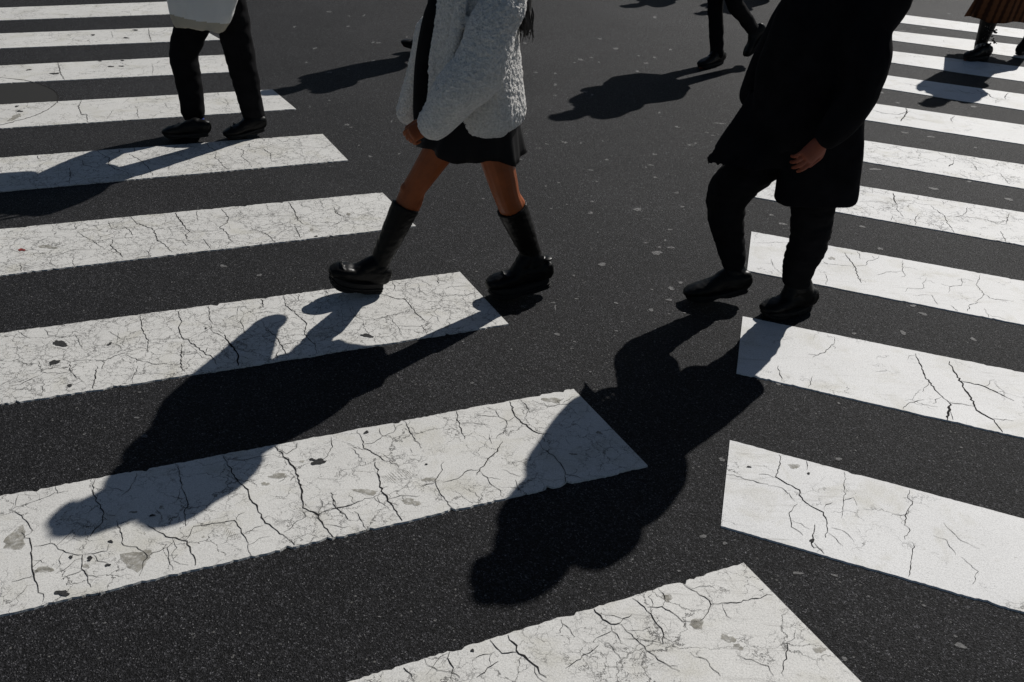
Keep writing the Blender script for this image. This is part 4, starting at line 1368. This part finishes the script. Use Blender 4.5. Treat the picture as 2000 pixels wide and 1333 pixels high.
tm = fuse(top_bm(j, 1.0, .12, 1.4, 1.38), .012, 3)
wrinkle(tm, .012, 7, seed=23)
link('jacket', tm, M['navy'], walker2)
for q in (0, 1):
    upv = (0, 0, 1) if q else (-.85, -.2, .3)
    add_shoe(walker2, 'shoe', j['heel'][q], j['toe'][q], upv, M['leather2'], .006, ank=j['ank'][q], ankr=.045, width=.10, hgt=.08, sole=.026)
hb, P = hair_bm(j, 1.0)
link('hair', fuse(hb, .007, 1), M['hair'], walker2)

# ================================================================== WALKER in the plaid skirt (upper right)
RY = 9.58
def rq(px, py, dy=0.0):
    return at(px, py, RY + dy)
j = {}
h = unit((-.75, -.66, 0))
base = gp(1934, 102)
hipc = V((base.x + .12, base.y, .86))
left = V((-h.y, h.x, 0))
j['hip'] = [hipc + left * .08, hipc - left * .08]
j['ank'] = [rq(1936, 80), V((base.x + .55, base.y + .30, .20))]
j['knee'] = [rq(1966, 0), V((base.x + .42, base.y + .12, .50))]
j['heel'] = [gp(1952, 102), V((base.x + .60, base.y + .36, .10))]
j['toe'] = [gp(1903, 108), V((base.x + .44, base.y + .18, .0))]
std_upper(j, hipc, h, .93, .02, .16)
lady = empty('person', V((base.x, base.y, 0)), 'walker in brown plaid skirt and black boots at the upper right corner', 'person')
link('body', fuse(body_bm(j, .93), .006, 1), M['skin2'], lady)
kb = bmesh.new()
cB = rq(1972, 18)
cT = hipc + V((0, 0, .1))
N = 64
ring = []
for i in range(12):
    t = i / 11
    c = cT.lerp(cB, t)
    row = []
    for q in range(N):
        a = 2 * math.pi * q / N
        pl = 1 + .06 * t * math.sin(a * 11)
        row.append(kb.verts.new(c + V(((.15 + .125 * t) * pl * math.cos(a), (.12 + .10 * t) * pl * math.sin(a), .012 * t * math.sin(a * 4)))))
    ring.append(row)
for a, b in zip(ring[:-1], ring[1:]):
    for q in range(N):
        kb.faces.new((a[q], a[(q + 1) % N], b[(q + 1) % N], b[q]))
kb.faces.new(ring[0][::-1])
sk = link('skirt', bm_mesh(kb), M['plaid'], lady)
md = sk.modifiers.new('thick', 'SOLIDIFY')
md.thickness = .004
tm = fuse(top_bm(j, .93, .0, 1.0, 1.2), .012, 3)
wrinkle(tm, .012, 7, seed=33)
link('jacket', tm, M['blackc'], lady)
def fringe(b, W_):
    r3 = random.Random(3)
    for k in range(40):
        a = r3.uniform(0, 6.28)
        z = r3.uniform(.08, .30)
        p = W_(.06 + .05 * math.cos(a), .05 * math.sin(a), z)
        tube(b, [p, p + V((r3.uniform(-.03, .03), r3.uniform(-.03, .03), r3.uniform(-.02, .02)))], [.009, .004], (0, 1, 0), 6, 2)
for q in (0, 1):
    k_ = j['knee'][q]
    add_shoe(lady, 'boot', j['heel'][q], j['toe'][q], (0, 0, 1), M['leather2'], .006, extra=fringe if q == 0 else None, ank=j['ank'][q], ankr=.05, width=.10, hgt=.09, sole=.035,
             shaft=[(j['ank'][q].lerp(k_, .45), .068), (j['ank'][q].lerp(k_, .85), .085)])
hb, P = hair_bm(j, 1.0)
tube(hb, [P(-.07, 0, .02), P(-.09, 0, -.10), P(-.10, 0, -.26)], [(.08, .05), (.085, .05), (.05, .03)], (1, 0, 0), 14, 4)
link('hair', fuse(hb, .007, 1), M['hair'], lady)

# ================================================================== walkers known by their shadows
def passer(foot, h, s, label, mats, **kw):
    j = {}
    h = unit(h)
    hc = std_legs(j, foot, h, s, .26)
    std_upper(j, hc, h, s, .03, .2)
    root = empty('person', foot, label, 'person')
    dress(root, j, mats, s, **kw)
    return root

def feet_for(px, py, z):                # where someone stands whose shadow of height z falls at this spot
    g = gp(px, py)
    L = z / math.tan(SUN_EL)
    return V((g.x + L * math.cos(SUN_AZ), g.y + L * math.sin(SUN_AZ), 0))
passer(feet_for(557, 176, 1.56), (-.9, -.42, 0), .95, 'walker hidden behind the woman in fleece, only a shadow and a shoe tip showing', (M['blackc'], M['navy']))
passer(feet_for(1246, 6, 1.62), (-.9, -.42, 0), .98, 'walker beyond the top edge whose head shadow reaches the bare asphalt', (M['black'], M['grey']))
passer(feet_for(1392, 18, 1.60), (-.8, -.6, 0), .98, 'walker beyond the top edge whose shadow falls behind the lifted shoe', (M['navy'], M['blackc']), puff=1.25)
